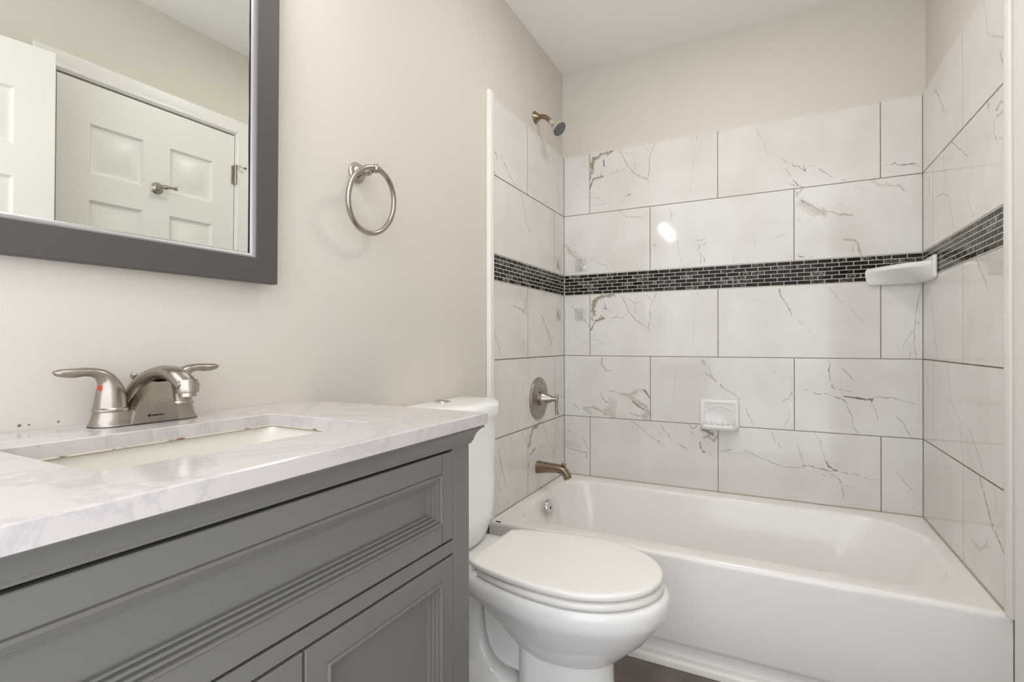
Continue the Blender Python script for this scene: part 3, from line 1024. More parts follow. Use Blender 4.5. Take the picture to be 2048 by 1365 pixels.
# ------------------------------------------------------------------ bathtub
tub = thing('bathtub', 'white alcove bathtub with a plain front apron below the marble tiles', 'bathtub', (.75, -.4, 0))
bm = bmesh.new()
TZ = .370
def trect(s, z):
    """interpolate basin rectangle from the opening (s=0) to the floor (s=1)"""
    x0, x1 = .052 + .075 * s, 1.447 - .15 * s
    y0, y1 = -.712 + .075 * s, -.088 - .075 * s
    rl, rr = .15 + .0 * s, .215 - .02 * s
    return rrect(x0, x1, y0, y1, [rr, rl, rl, rr], z, 14)
def grow(L, e):
    cx, cy = .745, -.40
    out = []
    for x, y, z in L:
        dx, dy = x - cx, y - cy
        l = math.hypot(dx, dy)
        out.append((x + e * dx / l, y + e * dy / l, z))
    return out
o_ = rrect(0.0003, W - .0003, -.786, -.0006, .003, TZ, 14)
loops = [o_]
t0 = trect(0, 0)
for e, dz in ((.026, -.0005), (.017, -.002), (.009, -.006), (.003, -.013), (0, -.024)):
    loops.append([(x, y, TZ + dz) for x, y, z in grow(t0, e)])
for s, z in ((.15, .31), (.35, .25), (.58, .18), (.76, .125), (.88, .092), (.97, .074), (1.1, .064), (1.35, .058)):
    loops.append(trect(s, z) if s <= 1 else [(x * (2 - s) + .70 * (s - 1), y * (2 - s) - .4 * (s - 1), z) for x, y, q in trect(1, z)])
loft(bm, loops, cap0=False, cap1=True)
# apron profile, swept along X
pr = [(-.786, TZ), (-.7905, TZ - .0012), (-.7955, TZ - .0045), (-.799, TZ - .010), (-.800, TZ - .017), (-.800, .20), (-.8005, .090), (-.7985, .084), (-.781, .071), (-.7775, .065), (-.779, .030), (-.779, .0), (-.70, .0)]
for (a, b) in zip(pr[:-1], pr[1:]):
    vs = [bm.verts.new(p) for p in ((.0003, a[0], a[1]), (W + .010, a[0], a[1]), (W + .010, b[0], b[1]), (.0003, b[0], b[1]))]
    bm.faces.new(vs)
bmesh.ops.remove_doubles(bm, verts=bm.verts, dist=2e-4)
mesh('basin', bm, TUBM, tub, smooth=50)
bm = bmesh.new()
ox, oy, oz = .084, -.408, .318
lathe(bm, [(.0365, -.003), (.0375, .003), (.0355, .0065), (.030, .0075), (.008, .0078), (.0075, .006), (.003, .006)], (ox, oy, oz), (1, 0, .22), n=40)
mesh('overflow_plate', bm, CHROM, tub)
bm = bmesh.new()
lathe(bm, [(.0055, 0), (.005, .0012)], (ox + .0062, oy, oz + .0015), (1, 0, .22), n=16)
mesh('screw', bm, DARKM, bpy.data.objects['overflow_plate'])
bm = bmesh.new()
lathe(bm, [(.04, 0), (.036, .003), (.03, .003)], (.25, -.40, .0585), (0, 0, 1), n=32)
mesh('drain', bm, CHROM, tub)
bm = bmesh.new()
bx(bm, .026, .046, -.794, -.789, TZ - .003, TZ + .0002, bev=.0006)
chip = mesh('chip', bm, DARKM, tub)
bm = bmesh.new()
lathe(bm, [(.016, 0), (.010, .0006), (.002, .0008)], (1.168, -.0042, .3700), (0, 0, 1), n=14)
for v in bm.verts:
    v.co.y = -.0046 + (v.co.y + .0042) * .22
mesh('green_stain', bm, mat('green_stain', rgb(120, 156, 142), rough=.6), wall_back)
bm = bmesh.new()
prf = [(-.7795, .0), (-.803, .0), (-.803, .018), (-.7995, .024), (-.793, .0275), (-.7795, .0285)]
loft(bm, [[(x, y, z) for y, z in prf] for x in (.0005, 1.5125)])
struct(mesh('trim_3', bm, EDGEP, smooth=40))

# ------------------------------------------------------------------ shower, valve, spout
sh = thing('shower_head', 'small nickel shower head on a short bent arm above the tiles', 'shower head', (-.012, -.340, 2.112))
SY = -.340
bm = bmesh.new()
lathe(bm, [(.029, 0), (.029, .003), (.022, .010), (.016, .018), (.0125, .024)], (-.0121, SY, 2.112), (1, 0, -.08), n=36)
mesh('flange', bm, BRONZ, sh)
bm = bmesh.new()
tube(bm, [(-.005, SY, 2.112), (.020, SY, 2.111), (.040, SY, 2.104), (.056, SY, 2.090), (.072, SY, 2.072)], .0105, n=18)
mesh('shower_arm', bm, BRONZ, sh)
hd = Vector((.72, -.10, -.70)).normalized()
ho = Vector((.070, SY, 2.075))
bm = bmesh.new()
lathe(bm, [(.0125, -.004), (.014, 0), (.014, .010), (.012, .012), (.012, .014), (.0155, .016), (.0165, .026), (.022, .034), (.031, .046), (.0345, .052), (.0345, .058), (.032, .0605)], ho, hd, n=36)
mesh('head_shell', bm, HEADP, sh)
bm = bmesh.new()
lathe(bm, [(.0325, .056), (.0325, .064), (.030, .067), (.028, .0675)], ho, hd, n=36)
fc = mesh('spray_face', bm, SPRAY, sh)
s_ = hd.orthogonal().normalized()
u_ = hd.cross(s_)
bm = bmesh.new()
for ring, cnt in ((.007, 6), (.014, 11), (.021, 16)):
    for k in range(cnt):
        a = 2 * PI * k / cnt
        c = ho + hd * .0672 + (s_ * math.cos(a) + u_ * math.sin(a)) * ring
        lathe(bm, [(.0013, 0), (.0010, .0016)], c, hd, n=6)
mesh('nozzles', bm, HEADP, fc)

vy, vz = -.335, .797
va = thing('tub_valve', 'round nickel tub valve plate with a short lever on the left tile wall', 'tub valve', (0, vy, vz - .1))
bm = bmesh.new()
lathe(bm, [(.0985, 0), (.0995, .003), (.096, .008), (.088, .0105), (.072, .012), (.070, .0112), (.068, .0112), (.066, .0125), (.050, .0135), (.048, .0122), (.0455, .0122), (.044, .0135), (.03, .014)], (.0005, vy, vz), (1, 0, 0), n=64)
mesh('escutcheon', bm, NICKW, va)
bm = bmesh.new()
lathe(bm, [(.034, .013), (.034, .024), (.0325, .026), (.030, .030), (.024, .045), (.017, .062), (.0115, .078), (.0105, .090), (.010, .092)], (0, vy, vz), (1, 0, 0), n=40)
hub = mesh('handle_hub', bm, NICKW, va)
bm = bmesh.new()
sweep(bm, [(.092, vy, vz + .018, .006, .005), (.0935, vy, vz + .010, .0085, .007), (.093, vy, vz - .005, .0085, .0075), (.091, vy, vz - .03, .0085, .006), (.093, vy, vz - .055, .010, .0065), (.096, vy, vz - .072, .011, .007)], (0, 1, 0), n=20)
mesh('lever', bm, NICKW, va)

sy_, sz_ = -.345, .478
sp = thing('tub_spout', 'nickel tub spout with a diverter knob on the left tile wall', 'tub spout', (0, sy_, sz_ - .04))
bm = bmesh.new()
P = [(.0005, sy_, sz_ + .000, .0265, .0290), (.020, sy_, sz_ + .001, .0255, .0265), (.060, sy_, sz_ + .003, .024, .0225), (.104, sy_, sz_ + .003, .0225, .0195), (.128, sy_, sz_ - .004, .021, .0190), (.143, sy_, sz_ - .019, .020, .0175), (.151, sy_, sz_ - .038, .0195, .0165)]
sweep(bm, P, (0, 1, 0), n=28, power=2.6)
mesh('spout_body', bm, BRONZ, sp)
bm = bmesh.new()
lathe(bm, [(.006, -.012), (.006, .010), (.0105, .013), (.0115, .019), (.010, .0225), (.004, .0235)], (.128, sy_, sz_ + .006), (.12, 0, 1), n=20)
mesh('diverter_knob', bm, BRONZ, sp)

# ------------------------------------------------------------------ soap dish and corner shelf
sd = thing('soap_dish', 'white ceramic soap dish set in the middle of the back tile wall', 'soap dish', (.758, 0, .66))
x0, x1, zb, zt = .676, .842, .662, .796
bm = bmesh.new()
def sdloop(i, dp):
    r = max(.006, .012 - i)
    return [(x, -dp, z) for x, z, q in rrect(x0 + i, x1 - i, zb + i, zt - i, r, 0, 6)]
loft(bm, [sdloop(0, .0002), sdloop(0, .010), sdloop(.003, .0145), sdloop(.007, .016), sdloop(.014, .0155), sdloop(.020, .0125), sdloop(.024, .011)], cap0=True, cap1=True)
# arched upper edge of the bowl recess
arc = []
for k in range(13):
    a = -1 + 2 * k / 12
    arc.append((.759 + a * .058, -.0118, .765 - .020 * a * a))
tube(bm, arc, .0025, n=8, sub=2)
# projecting tray: lofted front lip with rounded corners
lp = []
for (z, d, ins) in ((zb + .002, .012, .004), (zb - .002, .03, .004), (zb + .000, .052, .006), (zb + .006, .062, .008), (zb + .014, .066, .009), (zb + .021, .064, .010), (zb + .024, .059, .013)):
    L = []
    w0, w1 = x0 + ins, x1 - ins
    r = min(.03, d * .6)
    pts = [(w0, -.004), (w0, -(d - r))]
    for k in range(1, 8):
        a = PI + (PI / 2) * k / 8
        pts.append((w0 + r + r * math.cos(a), -(d - r) + r * math.sin(a)))
    pts.append((w0 + r, -d))
    pts.append((w1 - r, -d))
    for k in range(1, 8):
        a = -PI / 2 + (PI / 2) * k / 8
        pts.append((w1 - r + r * math.cos(a), -(d - r) + r * math.sin(a)))
    pts += [(w1, -(d - r)), (w1, -.004)]
    lp.append([(x, y, z) for x, y in pts])
inner = []
for (zz, sc) in ((zb + .018, .90), (zb + .010, .84), (zb + .008, .5)):
    inner.append([(.759 + (x - .759) * sc, -.012 + (y + .012) * sc * .97, zz) for x, y, z in lp[-1]])
loft(bm, lp + inner, cap0=True, cap1=True)
for k in range(6):
    xr = .702 + k * .0228
    tube(bm, [(xr, -.012, zb + .026), (xr, -.034, zb + .0255), (xr, -.056, zb + .0230)], .0042, n=10, sub=3)
mesh('dish_body', bm, CERAM, sd, smooth=40)

cs = thing('corner_shelf', 'white ceramic corner shelf at the black mosaic band in the right tile corner', 'corner shelf', (W - .08, -.08, 1.285))
bm = bmesh.new()
def shl(a, b, z, bow):
    """triangular outline in the corner: legs a along the back wall, b along the right wall"""
    L = [(W - .0008, -.0008, z)]
    L.append((W - a, -.0008, z))
    n = 12
    for k in range(n + 1):
        t = k / n
        x = W - a * (1 - t) - .012 * (1 - abs(2 * t - 1)) * bow - .004
        y = -(.012 + (b - .012) * t) - .012 * (1 - abs(2 * t - 1)) * bow
        L.append((min(x, W - .0008), y, z))
    L.append((W - .0008, -b - .004, z))
    return L
loft(bm, [shl(.156, .172, 1.2868, -5.2), shl(.168, .182, 1.2885, -5.0), shl(.176, .188, 1.294, -4.4), shl(.182, .191, 1.306, -3.2), shl(.186, .193, 1.330, .3), shl(.186, .194, 1.338, 1), shl(.184, .192, 1.347, 1), shl(.179, .188, 1.3535, 1), shl(.166, .176, 1.3565, 1), shl(.150, .160, 1.350, 1), shl(.06, .06, 1.347, 0)], cap0=True, cap1=True)
mesh('shelf_body', bm, CERAM, cs, smooth=40)
bm = bmesh.new()
bx(bm, W - .172, W - .002, -.012, -.0005, 1.294, 1.352, bev=.005, seg=3)
bx(bm, W - .014, W - .0005, -.206, -.002, 1.290, 1.372, bev=.006, seg=3)
mesh('wall_flange', bm, CERAM, cs, smooth=40)

# ------------------------------------------------------------------ clear adhesive hooks
def make_hook(place, name, label):
    t = thing(name, label, 'hook', place(0, -.033, 0), 'clear adhesive hooks in the tub corner')
    bm = bmesh.new()
    loops = []
    for i, dp in ((0, .0004), (0, .0016), (.001, .0022)):
        loops.append([place(a, z, dp) for a, z, q in rrect(-.032 + i, .032 - i, -.033 + i, .033 - i, .004, 0, 4)])
    loft(bm, loops)
    mesh('adhesive_pad', bm, CLEAR, t)
    bm = bmesh.new()
    loops = []
    for z, d0, r in ((.014, .002, .004), (.006, .005, .0062), (-.008, .007, .0068), (-.016, .008, .006), (-.019, .008, .0035)):
        loops.append([place(r * math.cos(2 * PI * k / 16), z, d0 + r * .8 * math.sin(2 * PI * k / 16)) for k in range(16)])
    loft(bm, loops)
    mesh('hook_peg', bm, HOOKP, t)
HOOKP = mat('smoky_clear_plastic', rgb(186, 184, 182), rough=0.12, spec=0.5)
for zc, lab in ((1.456, 'clear square adhesive hook on the back wall just above the mosaic band'), (1.203, 'clear square adhesive hook on the back wall just below the mosaic band')):
    make_hook(lambda a, z, dp, zc=zc: (.092 + a, -dp, zc + z), 'adhesive_hook', lab)
for zc, lab in ((1.458, 'clear adhesive hook on the left tile wall above the mosaic band'), (1.200, 'clear adhesive hook on the left tile wall below the mosaic band')):
    make_hook(lambda a, z, dp, zc=zc: (dp, -.080 + a, zc + z), 'adhesive_hook', lab)

# ------------------------------------------------------------------ towel ring
tr = thing('towel_ring', 'brushed nickel towel ring on the cream wall between mirror and tiles', 'towel ring', (-.012, -1.491, 1.34))
ty, tz = -1.491, 1.511
bm = bmesh.new()
lathe(bm, [(.027, 0), (.0275, .004), (.025, .008), (.0215, .0095), (.0215, .013), (.020, .016), (.0145, .022), (.0105, .03), (.0095, .038)], (-.0119, ty, tz), (1, 0, 0), n=40)
mesh('rosette', bm, NICK, tr)
bm = bmesh.new()
lathe(bm, [(.0095, .030), (.0125, .034), (.0135, .040), (.0125, .046), (.009, .050), (.008, .056), (.0085, .060)], (-.0119, ty, tz), (1, 0, 0), n=28)
mesh('post', bm, NICK, tr)
bm = bmesh.new()
lathe(bm, [(.0120 * math.sin(PI * k / 14), -.0120 * math.cos(PI * k / 14)) for k in range(15)], (.0585, ty, tz + .001), (1, 0, 0), n=28)
mesh('ball_end', bm, NICK, tr)
bm = bmesh.new()
RR, rr_, tilt = .0835, .0068, math.radians(10)
loops = []
N = 72
for k in range(N):
    th = 2 * PI * k / N
    cy, cz = RR * math.sin(th), -RR + RR * math.cos(th)
    L = []
    for q in range(14):
        f = 2 * PI * q / 14
        y = (RR + rr_ * math.cos(f)) * math.sin(th)
        z = -RR + (RR + rr_ * math.cos(f)) * math.cos(th)
        x = rr_ * math.sin(f)
        L.append((.0585 + x * math.cos(tilt) + z * math.sin(tilt), ty + y, tz + .001 + z * math.cos(tilt) - x * math.sin(tilt)))
    loops.append(L)
loops.append(loops[0])
loft(bm, loops, cap0=False, cap1=False)
bmesh.ops.remove_doubles(bm, verts=bm.verts, dist=1e-6)
mesh('ring', bm, NICK, tr)

# ------------------------------------------------------------------ mirror
mr = thing('framed_mirror', 'rectangular mirror in a flat charcoal frame hanging over the vanity', 'mirror', (.014, -1.79, 1.2))
mr.rotation_euler = (0, .014, -.020)
ML, MR_, MB, MT, FW = -.585, .029, -.0155, .735, .051
def mloop(i, x):
    return [(x, ML + i, MB + i), (x, MR_ - i, MB + i), (x, MR_ - i, MT - i), (x, ML + i, MT - i)]
bm = bmesh.new()
loft(bm, [mloop(0, -.010), mloop(0, .0085), mloop(.002, .0095), mloop(FW - .001, .0095), mloop(FW, .0085), mloop(FW, -.002)], cap0=False, cap1=False)
mesh('frame', bm, FRAMEM, mr, smooth=25, local=True)
bm = bmesh.new()
loft(bm, [mloop(FW - .0005, .0082), mloop(FW + .001, .0078), mloop(FW + .0085, .002), mloop(FW + .009, .0005)], cap0=False, cap1=False)
mesh('silver_lip', bm, SILV, mr, smooth=25, local=True, label='thin bright silver inner edge')
bm = bmesh.new()
loft(bm, [mloop(FW - .004, -.004), mloop(FW - .004, .0)], cap0=True, cap1=True)
mesh('glass', bm, MIRR, mr, smooth=None, local=True)
bm = bmesh.new()
yb = MR_ - FW - .0105  # dark strip drawn in place of the gap's reflection along the glass edge
path = []
random.seed(3)
for k in range(16):
    path.append((.0004, yb + random.uniform(-.0006, .0006), MB + FW + .004 + (MT - MB - 2 * FW - .008) * k / 15))
for a, b in zip(path[:-1], path[1:]):
    bm.faces.new([bm.verts.new(p) for p in ((a[0], a[1] - .0013, a[2]), (a[0], a[1] + .0013, a[2]), (b[0], b[1] + .0013, b[2]), (b[0], b[1] - .0013, b[2]))])
bmesh.ops.remove_doubles(bm, verts=bm.verts, dist=.0004)
mesh('edge_reflection', bm, DARKM, mr, smooth=None, local=True, label='dark line standing in for the gap reflected at the glass edge')

# ------------------------------------------------------------------ vanity light above the mirror (outside the frame; it lights the room)
vl = thing('vanity_light', 'four bulb bar light on the wall above the mirror', 'wall light', (-.012, -2.04, 2.03))
bm = bmesh.new()
bx(bm, -.0119, .02, -2.30, -1.78, 2.055, 2.145, bev=.006)
mesh('back_plate', bm, NICK, vl)
for k in range(4):
    yk = -2.06 + (k - 1.5) * .115
    bm = bmesh.new()
    tube(bm, [(.015, yk, 2.10), (.06, yk, 2.118), (.145, yk, 2.108), (.160, yk, 2.08)], .008, n=12)
    lathe(bm, [(.020, 0), (.024, .012), (.024, .03)], (.160, yk, 2.09), (0, 0, -1), n=20)
    mesh('lamp_arm', bm, NICK, vl)
    bm = bmesh.new()
    lathe(bm, [(.038 * max(.02, math.sin(PI * j / 14)), -.045 * math.cos(PI * j / 14)) for j in range(15)], (.160, yk, 2.02), (0, 0, 1), n=24)
    mesh('bulb', bm, BULBM, vl)

# ------------------------------------------------------------------ added fill light in the form of a flush lamp, to brighten the tub alcove
FILLM = bpy.data.materials.new('fill_emission')
FILLM.use_nodes = True
_b = FILLM.node_tree.nodes['Principled BSDF']
_b.inputs['Emission Color'].default_value = (1, 0.985, 0.96, 1)
_b.inputs['Emission Strength'].default_value = ALCOVE_FILL_STRENGTH
cl = thing('alcove_fill_light', 'round fill light added at the ceiling above the toilet and tub', 'fill light', (.76, -.885, CEIL - .045))
bm = bmesh.new()
lathe(bm, [(.165, 0), (.168, -.01), (.168, -.03), (.160, -.035), (.152, -.034), (.152, -.004)], (.76, -.885, CEIL - .0002), (0, 0, 1), n=48)
mesh('rim', bm, TRIMP, cl)
bm = bmesh.new()
lathe(bm, [(.151, -.030), (.13, -.038), (.07, -.044), (.0, -.045)], (.76, -.885, CEIL), (0, 0, 1), n=40)
mesh('fill_diffuser', bm, FILLM, cl)
# ------------------------------------------------------------------ vanity, counter, sink (the whole unit stands very slightly out of level)
def vz(y):
    return .012 * (-1.65 - y)

def level(bm):
    for v in bm.verts:
        v.co.z += vz(v.co.y)
    return bm

CT, CB = .9230, .9010                    # counter top and underside at its right end
VR, VL = -1.676, -2.520                  # cabinet ends
FX = .455
van = thing('vanity_cabinet', 'gray painted bathroom vanity cabinet under the pale stone counter', 'vanity', (.22, -2.06, 0))
PLX = lambda dp_y_z: None
def face(a, z, dp):
    return (FX + dp, a, z)
bm = bmesh.new()
st, gp = .054, .0
# carcass: sides, back, bottom, face frame
bx(bm, -.011, FX - .019, VR - .018, VR, .0, CB - .001)
bx(bm, -.011, FX - .019, VL, VL + .018, .0, CB - .001)
bx(bm, -.011, .0, VL, VR, .1, CB - .001)
bx(bm, 0, FX - .02, VL, VR, .1, .118)
bx(bm, FX - .05, FX - .046, VL + .02, VR - .02, .12, .895)
bx(bm, FX - .02, FX, VR - .0545, VR, .0, CB - .001, bev=.0012, seg=1)
bx(bm, FX - .02, FX, VL, VL + .0545, .0, CB - .001, bev=.0012, seg=1)
bx(bm, FX - .02, FX - .0005, VL + .05, VR - .05, .8645, CB - .001)
bx(bm, FX - .02, FX - .0005, VL + .05, VR - .05, .6745, .6975)
bx(bm, FX - .02, FX - .0005, VL + .05, VR - .05, .06, .118)
mesh('carcass', level(bm), GRAYP, van, smooth=30)
bm = bmesh.new()
prof = [(.0, .8655), (.0035, .8655), (.0045, .8695), (.0060, .8705), (.0075, .8760), (.0105, .8840), (.0150, .8900), (.0175, .8925), (.0175, .8935), (.0215, .8940), (.0215, .9008), (.0, .9008)]
loops = []
for yy, ky, x_ in ((VL, -1, None), (VR, 1, None)):
    loops.append([(FX + dp, yy + ky * dp, z) for dp, z in prof])
side = [(-.010, VR + dp, z) for dp, z in prof]
loops2 = [[(-.010, VL - dp, z) for dp, z in prof]] + loops + [side]
loft(bm, loops2)
mesh('crown_moulding', level(bm), GRAYP, van, smooth=25)

PANEL = [(0, .0), (0, .0005), (.0012, .0015), (.0335, .0015), (.0341, .0003), (.0347, .0015), (.0350, .0036), (.0365, .0046), (.0390, .0044), (.0396, .0034), (.0400, -.0024), (.0410, -.0026), (.0414, -.0010), (.0446, -.0018), (.0450, -.0072), (.0460, -.0074), (.0464, -.0058), (.0498, -.0066), (.0502, -.0124), (.0514, -.0126), (.0518, -.0108), (.0544, -.0114), (.0548, -.0168)]
def front(name, y0, y1, z0, z1, label=None):
    bm = bmesh.new()
    frame_panel(bm, y0, y1, z0, z1, [(0, -.018)] + PANEL, lambda a, z, dp: (FX + dp, a, z))
    # mitre-free stile joints: fine vertical grooves
    o = mesh(name, level(bm), GRAYP, van, smooth=None, label=label)
    return o
dw = front('drawer_front', VL + .0580, VR - .0580, .7018, .8602)
mid = -2.064
front('door', mid + .002, VR - .0580, .1215, .6704)
front('door', VL + .0580, mid - .002, .1215, .6704)
for ya in (VR - .0580 - .034, VL + .0580 + .034):
    bm = bmesh.new()
    bx(bm, FX + .0014, FX + .00165, ya - .0004, ya + .0004, .7022, .8598)
    mesh('stile_joint', level(bm), DARKM, dw, smooth=None)

# countertop with a rectangular sink cut-out
CR, CL, CBK = -1.652, -2.550, -.0112
def cfx(y):
    return .483 + .018 * (-1.66 - y)
HX0, HX1, HY0, HY1 = .134, .376, -2.245, -1.860
def ring_pts(z, i=0.0, hole=0.0):
    return None
bm = bmesh.new()
N8 = 8
def oloop(i, z):
    L = [(cfx(CL) - i, CL + i, z), (cfx(CR) - i, CR - i, z), (CBK, CR - i, z), (CBK, CL + i, z)]
    out = []
    for k in range(4):
        a, b = L[k], L[(k + 1) % 4]
        for j in range(N8):
            t = j / N8
            out.append(tuple(a[q] + (b[q] - a[q]) * t for q in range(3)))
    return out
def hloop(i, z):
    r = .012
    c = [(HX1 + i, HY0 - i), (HX1 + i, HY1 + i), (HX0 - i, HY1 + i), (HX0 - i, HY0 - i)]
    out = []
    sg = [(-1, 1), (-1, -1), (1, -1), (1, 1)]
    an = [(270, 360), (0, 90), (90, 180), (180, 270)]
    for k in range(4):
        cx, cy = c[k][0] + sg[k][0] * r, c[k][1] + sg[k][1] * r
        for j in range(N8):
            a = math.radians(an[k][0] + 90 * j / (N8 - 1))
            out.append((cx + r * math.cos(a), cy + r * math.sin(a), z))
    # align starts: half a side back
    return out
hl = lambda i, z: hloop(i, z)
def roll(L, n):
    return L[n:] + L[:n]
ol = lambda i, z: roll(oloop(i, z), 0)
# outer side loops and inner side loops joined on top and underside
A = [ol(.0, CB), ol(.0, CT - .0018), ol(.0018, CT)]
def corner_match(L):
    return roll(L, N8 // 2)
B = [corner_match(hl(.0015, CT)), corner_match(hl(.0, CT - .0015)), corner_match(hl(.0, CB))]
ringsA = loft(bm, A, cap0=False, cap1=False)
ringsB = loft(bm, B, cap0=False, cap1=False)
def bridge(r0, r1):
    n = len(r0)
    for i in range(n):
        j = (i + 1) % n
        bm.faces.new((r0[i], r0[j], r1[j], r1[i]))
bridge(ringsA[-1], ringsB[0])
bridge(ringsA[0], ringsB[-1])
ctop = mesh('vanity_countertop', level(bm), QUARTZ, None, smooth=25)
tag(ctop, 'pale veined stone countertop with a rectangular sink cut-out', 'countertop')
recentre(ctop)

snk = thing('undermount_sink', 'ivory rectangular sink set under the pale counter cut-out', 'sink', (.255, -2.05, .76))
bm = bmesh.new()
def skl(i, z, r):
    return rrect(HX0 - .006 + i * .35, HX1 + .012 - i * .55, HY0 - .006 + i * 1.0, HY1 + .006 - i * 1.0, r, z, 8)
loops = [skl(-.022, CB - .0145, .03), skl(-.022, CB - .0008, .03), skl(.0, CB - .0008, .03), skl(.003, CB - .004, .032), skl(.045, .830, .035), skl(.075, .785, .04), skl(.10, .772, .04)]
loft(bm, loops, cap0=False, cap1=True)
loops = [skl(-.022, CB - .0145, .03), skl(-.012, CB - .016, .034), skl(.03, .825, .045), skl(.065, .775, .05), skl(.09, .762, .05)]
loft(bm, loops, cap0=False, cap1=True)
mesh('bowl', level(bm), SINKM, snk, smooth=40)
bm = bmesh.new()
lathe(bm, [(.024, 0), (.022, .003), (.012, .004)], (.24, -2.052, .7775), (0, 0, 1), n=28)
mesh('drain', bm, CHROM, snk)

RUST = mat('rust_flecked_sealant', rgb(214, 206, 190), rough=0.6)
_nt = RUST.node_tree
_tc = _nt.nodes.new('ShaderNodeTexCoord')
_n = _nt.nodes.new('ShaderNodeTexNoise')
_n.inputs['Scale'].default_value = 26
_n.inputs['Detail'].default_value = 5
_r = _nt.nodes.new('ShaderNodeValToRGB')
_r.color_ramp.elements[0].position = .55
_r.color_ramp.elements[0].color = rgb(214, 206, 190)
_r.color_ramp.elements[1].position = .62
_r.color_ramp.elements[1].color = rgb(128, 88, 46)
_nt.links.new(_tc.outputs['Object'], _n.inputs['Vector'])
_nt.links.new(_n.outputs['Fac'], _r.inputs['Fac'])
_nt.links.new(_r.outputs['Color'], _nt.nodes['Principled BSDF'].inputs['Base Color'])
bm = bmesh.new()
loft(bm, [hloop(-.0002, CB + .0016), hloop(-.0012, CB + .0010), hloop(-.0014, CB - .0005), hloop(.002, CB - .0006)], cap0=False, cap1=False)
mesh('sealant_bead', level(bm), RUST, snk, smooth=None, label='rust flecked sealant line')
# chipped paint on the wall just above the counter
CHIP = mat('gray_wall_chip', rgb(128, 120, 110), rough=0.9)
for cy_, cz_, r_ in ((-2.172, .9375, .0024), (-2.161, .9372, .0016), (-2.126, .9370, .0018)):
    bm = bmesh.new()
    lathe(bm, [(r_, 0), (r_ * .7, .0004)], (-.0119, cy_, cz_), (1, 0, 0), n=9)
    mesh('paint_chip', bm, CHIP, wall_left, smooth=None)
# ------------------------------------------------------------------ faucet
FXc, FYc, FZ = .042, -2.030, CT + vz(-2.03)
fa = thing('sink_faucet', 'brushed nickel two handle sink faucet on the back edge of the counter', 'faucet', (FXc, FYc, FZ))
bm = bmesh.new()
def stad(hx, hy, z, n=12):
    L = []
    for k in range(2 * n):
        a = PI * k / (n - 1) if k < n else PI * (k - n) / (n - 1) + PI
        cy = hy - hx
        L.append((FXc + hx * math.cos(a + PI * 0), 0, z) if False else (FXc + hx * math.cos(a), FYc + (cy if k < n else -cy) + hx * math.sin(a), z))
    return L
zz = FZ
loft(bm, [stad(.0285, .0800, zz + .0003), stad(.0285, .0800, zz + .003), stad(.0272, .0785, zz + .005), stad(.0250, .0755, zz + .014), stad(.0235, .0735, zz + .022), stad(.0225, .0725, zz + .0245), stad(.012, .06, zz + .0248)])
for v in bm.verts:
    v.co.z += vz(v.co.y) - vz(FYc)
mesh('base_plate', bm, NICKW, fa, smooth=35)
bm = bmesh.new()
loft(bm, [stad(.0288, .0803, zz + .0001), stad(.0288, .0803, zz + .0012)])
for v in bm.verts:
    v.co.z += vz(v.co.y) - vz(FYc)
mesh('gasket', bm, DARKM, fa, smooth=None)
def handle(sgn):
    hy = FYc + sgn * .0508
    z0 = FZ + .024
    bm = bmesh.new()
    lathe(bm, [(.0235, 0), (.0243, .001), (.0243, .004), (.0225, .0055), (.022, .006)], (FXc, hy, z0), (0, 0, 1), n=36)
    mesh('collar', bm, NICK, fa)
    bm = bmesh.new()
    P = [(FXc, hy, z0 + .004, .0222, .0222), (FXc, hy, z0 + .020, .0205, .0205), (FXc, hy + sgn * .001, z0 + .036, .0175, .0172), (FXc, hy + sgn * .006, z0 + .050, .0140, .0125),
         (FXc + .0005, hy + sgn * .017, z0 + .0595, .0115, .0085), (FXc + .001, hy + sgn * .032, z0 + .0630, .0100, .0068), (FXc + .001, hy + sgn * .050, z0 + .0622, .0110, .0072), (FXc + .001, hy + sgn * .066, z0 + .0630, .0090, .0055), (FXc + .001, hy + sgn * .072, z0 + .0645, .0045, .0022)]
    sweep(bm, P, (1, 0, 0), n=24, sub=7)
    h = mesh('lever_handle', bm, NICKW, fa, smooth=50)
    bm = bmesh.new()
    c = Vector((FXc + .0050, hy + sgn * .0168, z0 + .037))
    dn = Vector((.30, sgn * .92, -.1)).normalized()
    lathe(bm, [(.0042, -.006), (.0042, .0002), (.0032, .0012), (.001, .0016)], c, dn, n=16)
    mesh('hot_dot' if sgn < 0 else 'cold_dot', bm, RED if sgn < 0 else BLUE, h, label='red dot' if sgn < 0 else 'blue dot')
handle(-1)
handle(1)
# arched spout
bm = bmesh.new()
Sx = [(.030, .0200, .0370, .0165), (.036, .043, .0310, .0155), (.051, .065, .0240, .0140), (.075, .0785, .0200, .0120), (.104, .0845, .0180, .0108), (.132, .0790, .0175, .0100), (.154, .0675, .0175, .0092), (.162, .0625, .0172, .0085)]
sweep(bm, [(x, FYc, FZ + z, a, b) for x, z, a, b in Sx], (0, 1, 0), n=32, sub=8, power=2.5)
spo = mesh('spout', bm, NICKW, fa, smooth=50)
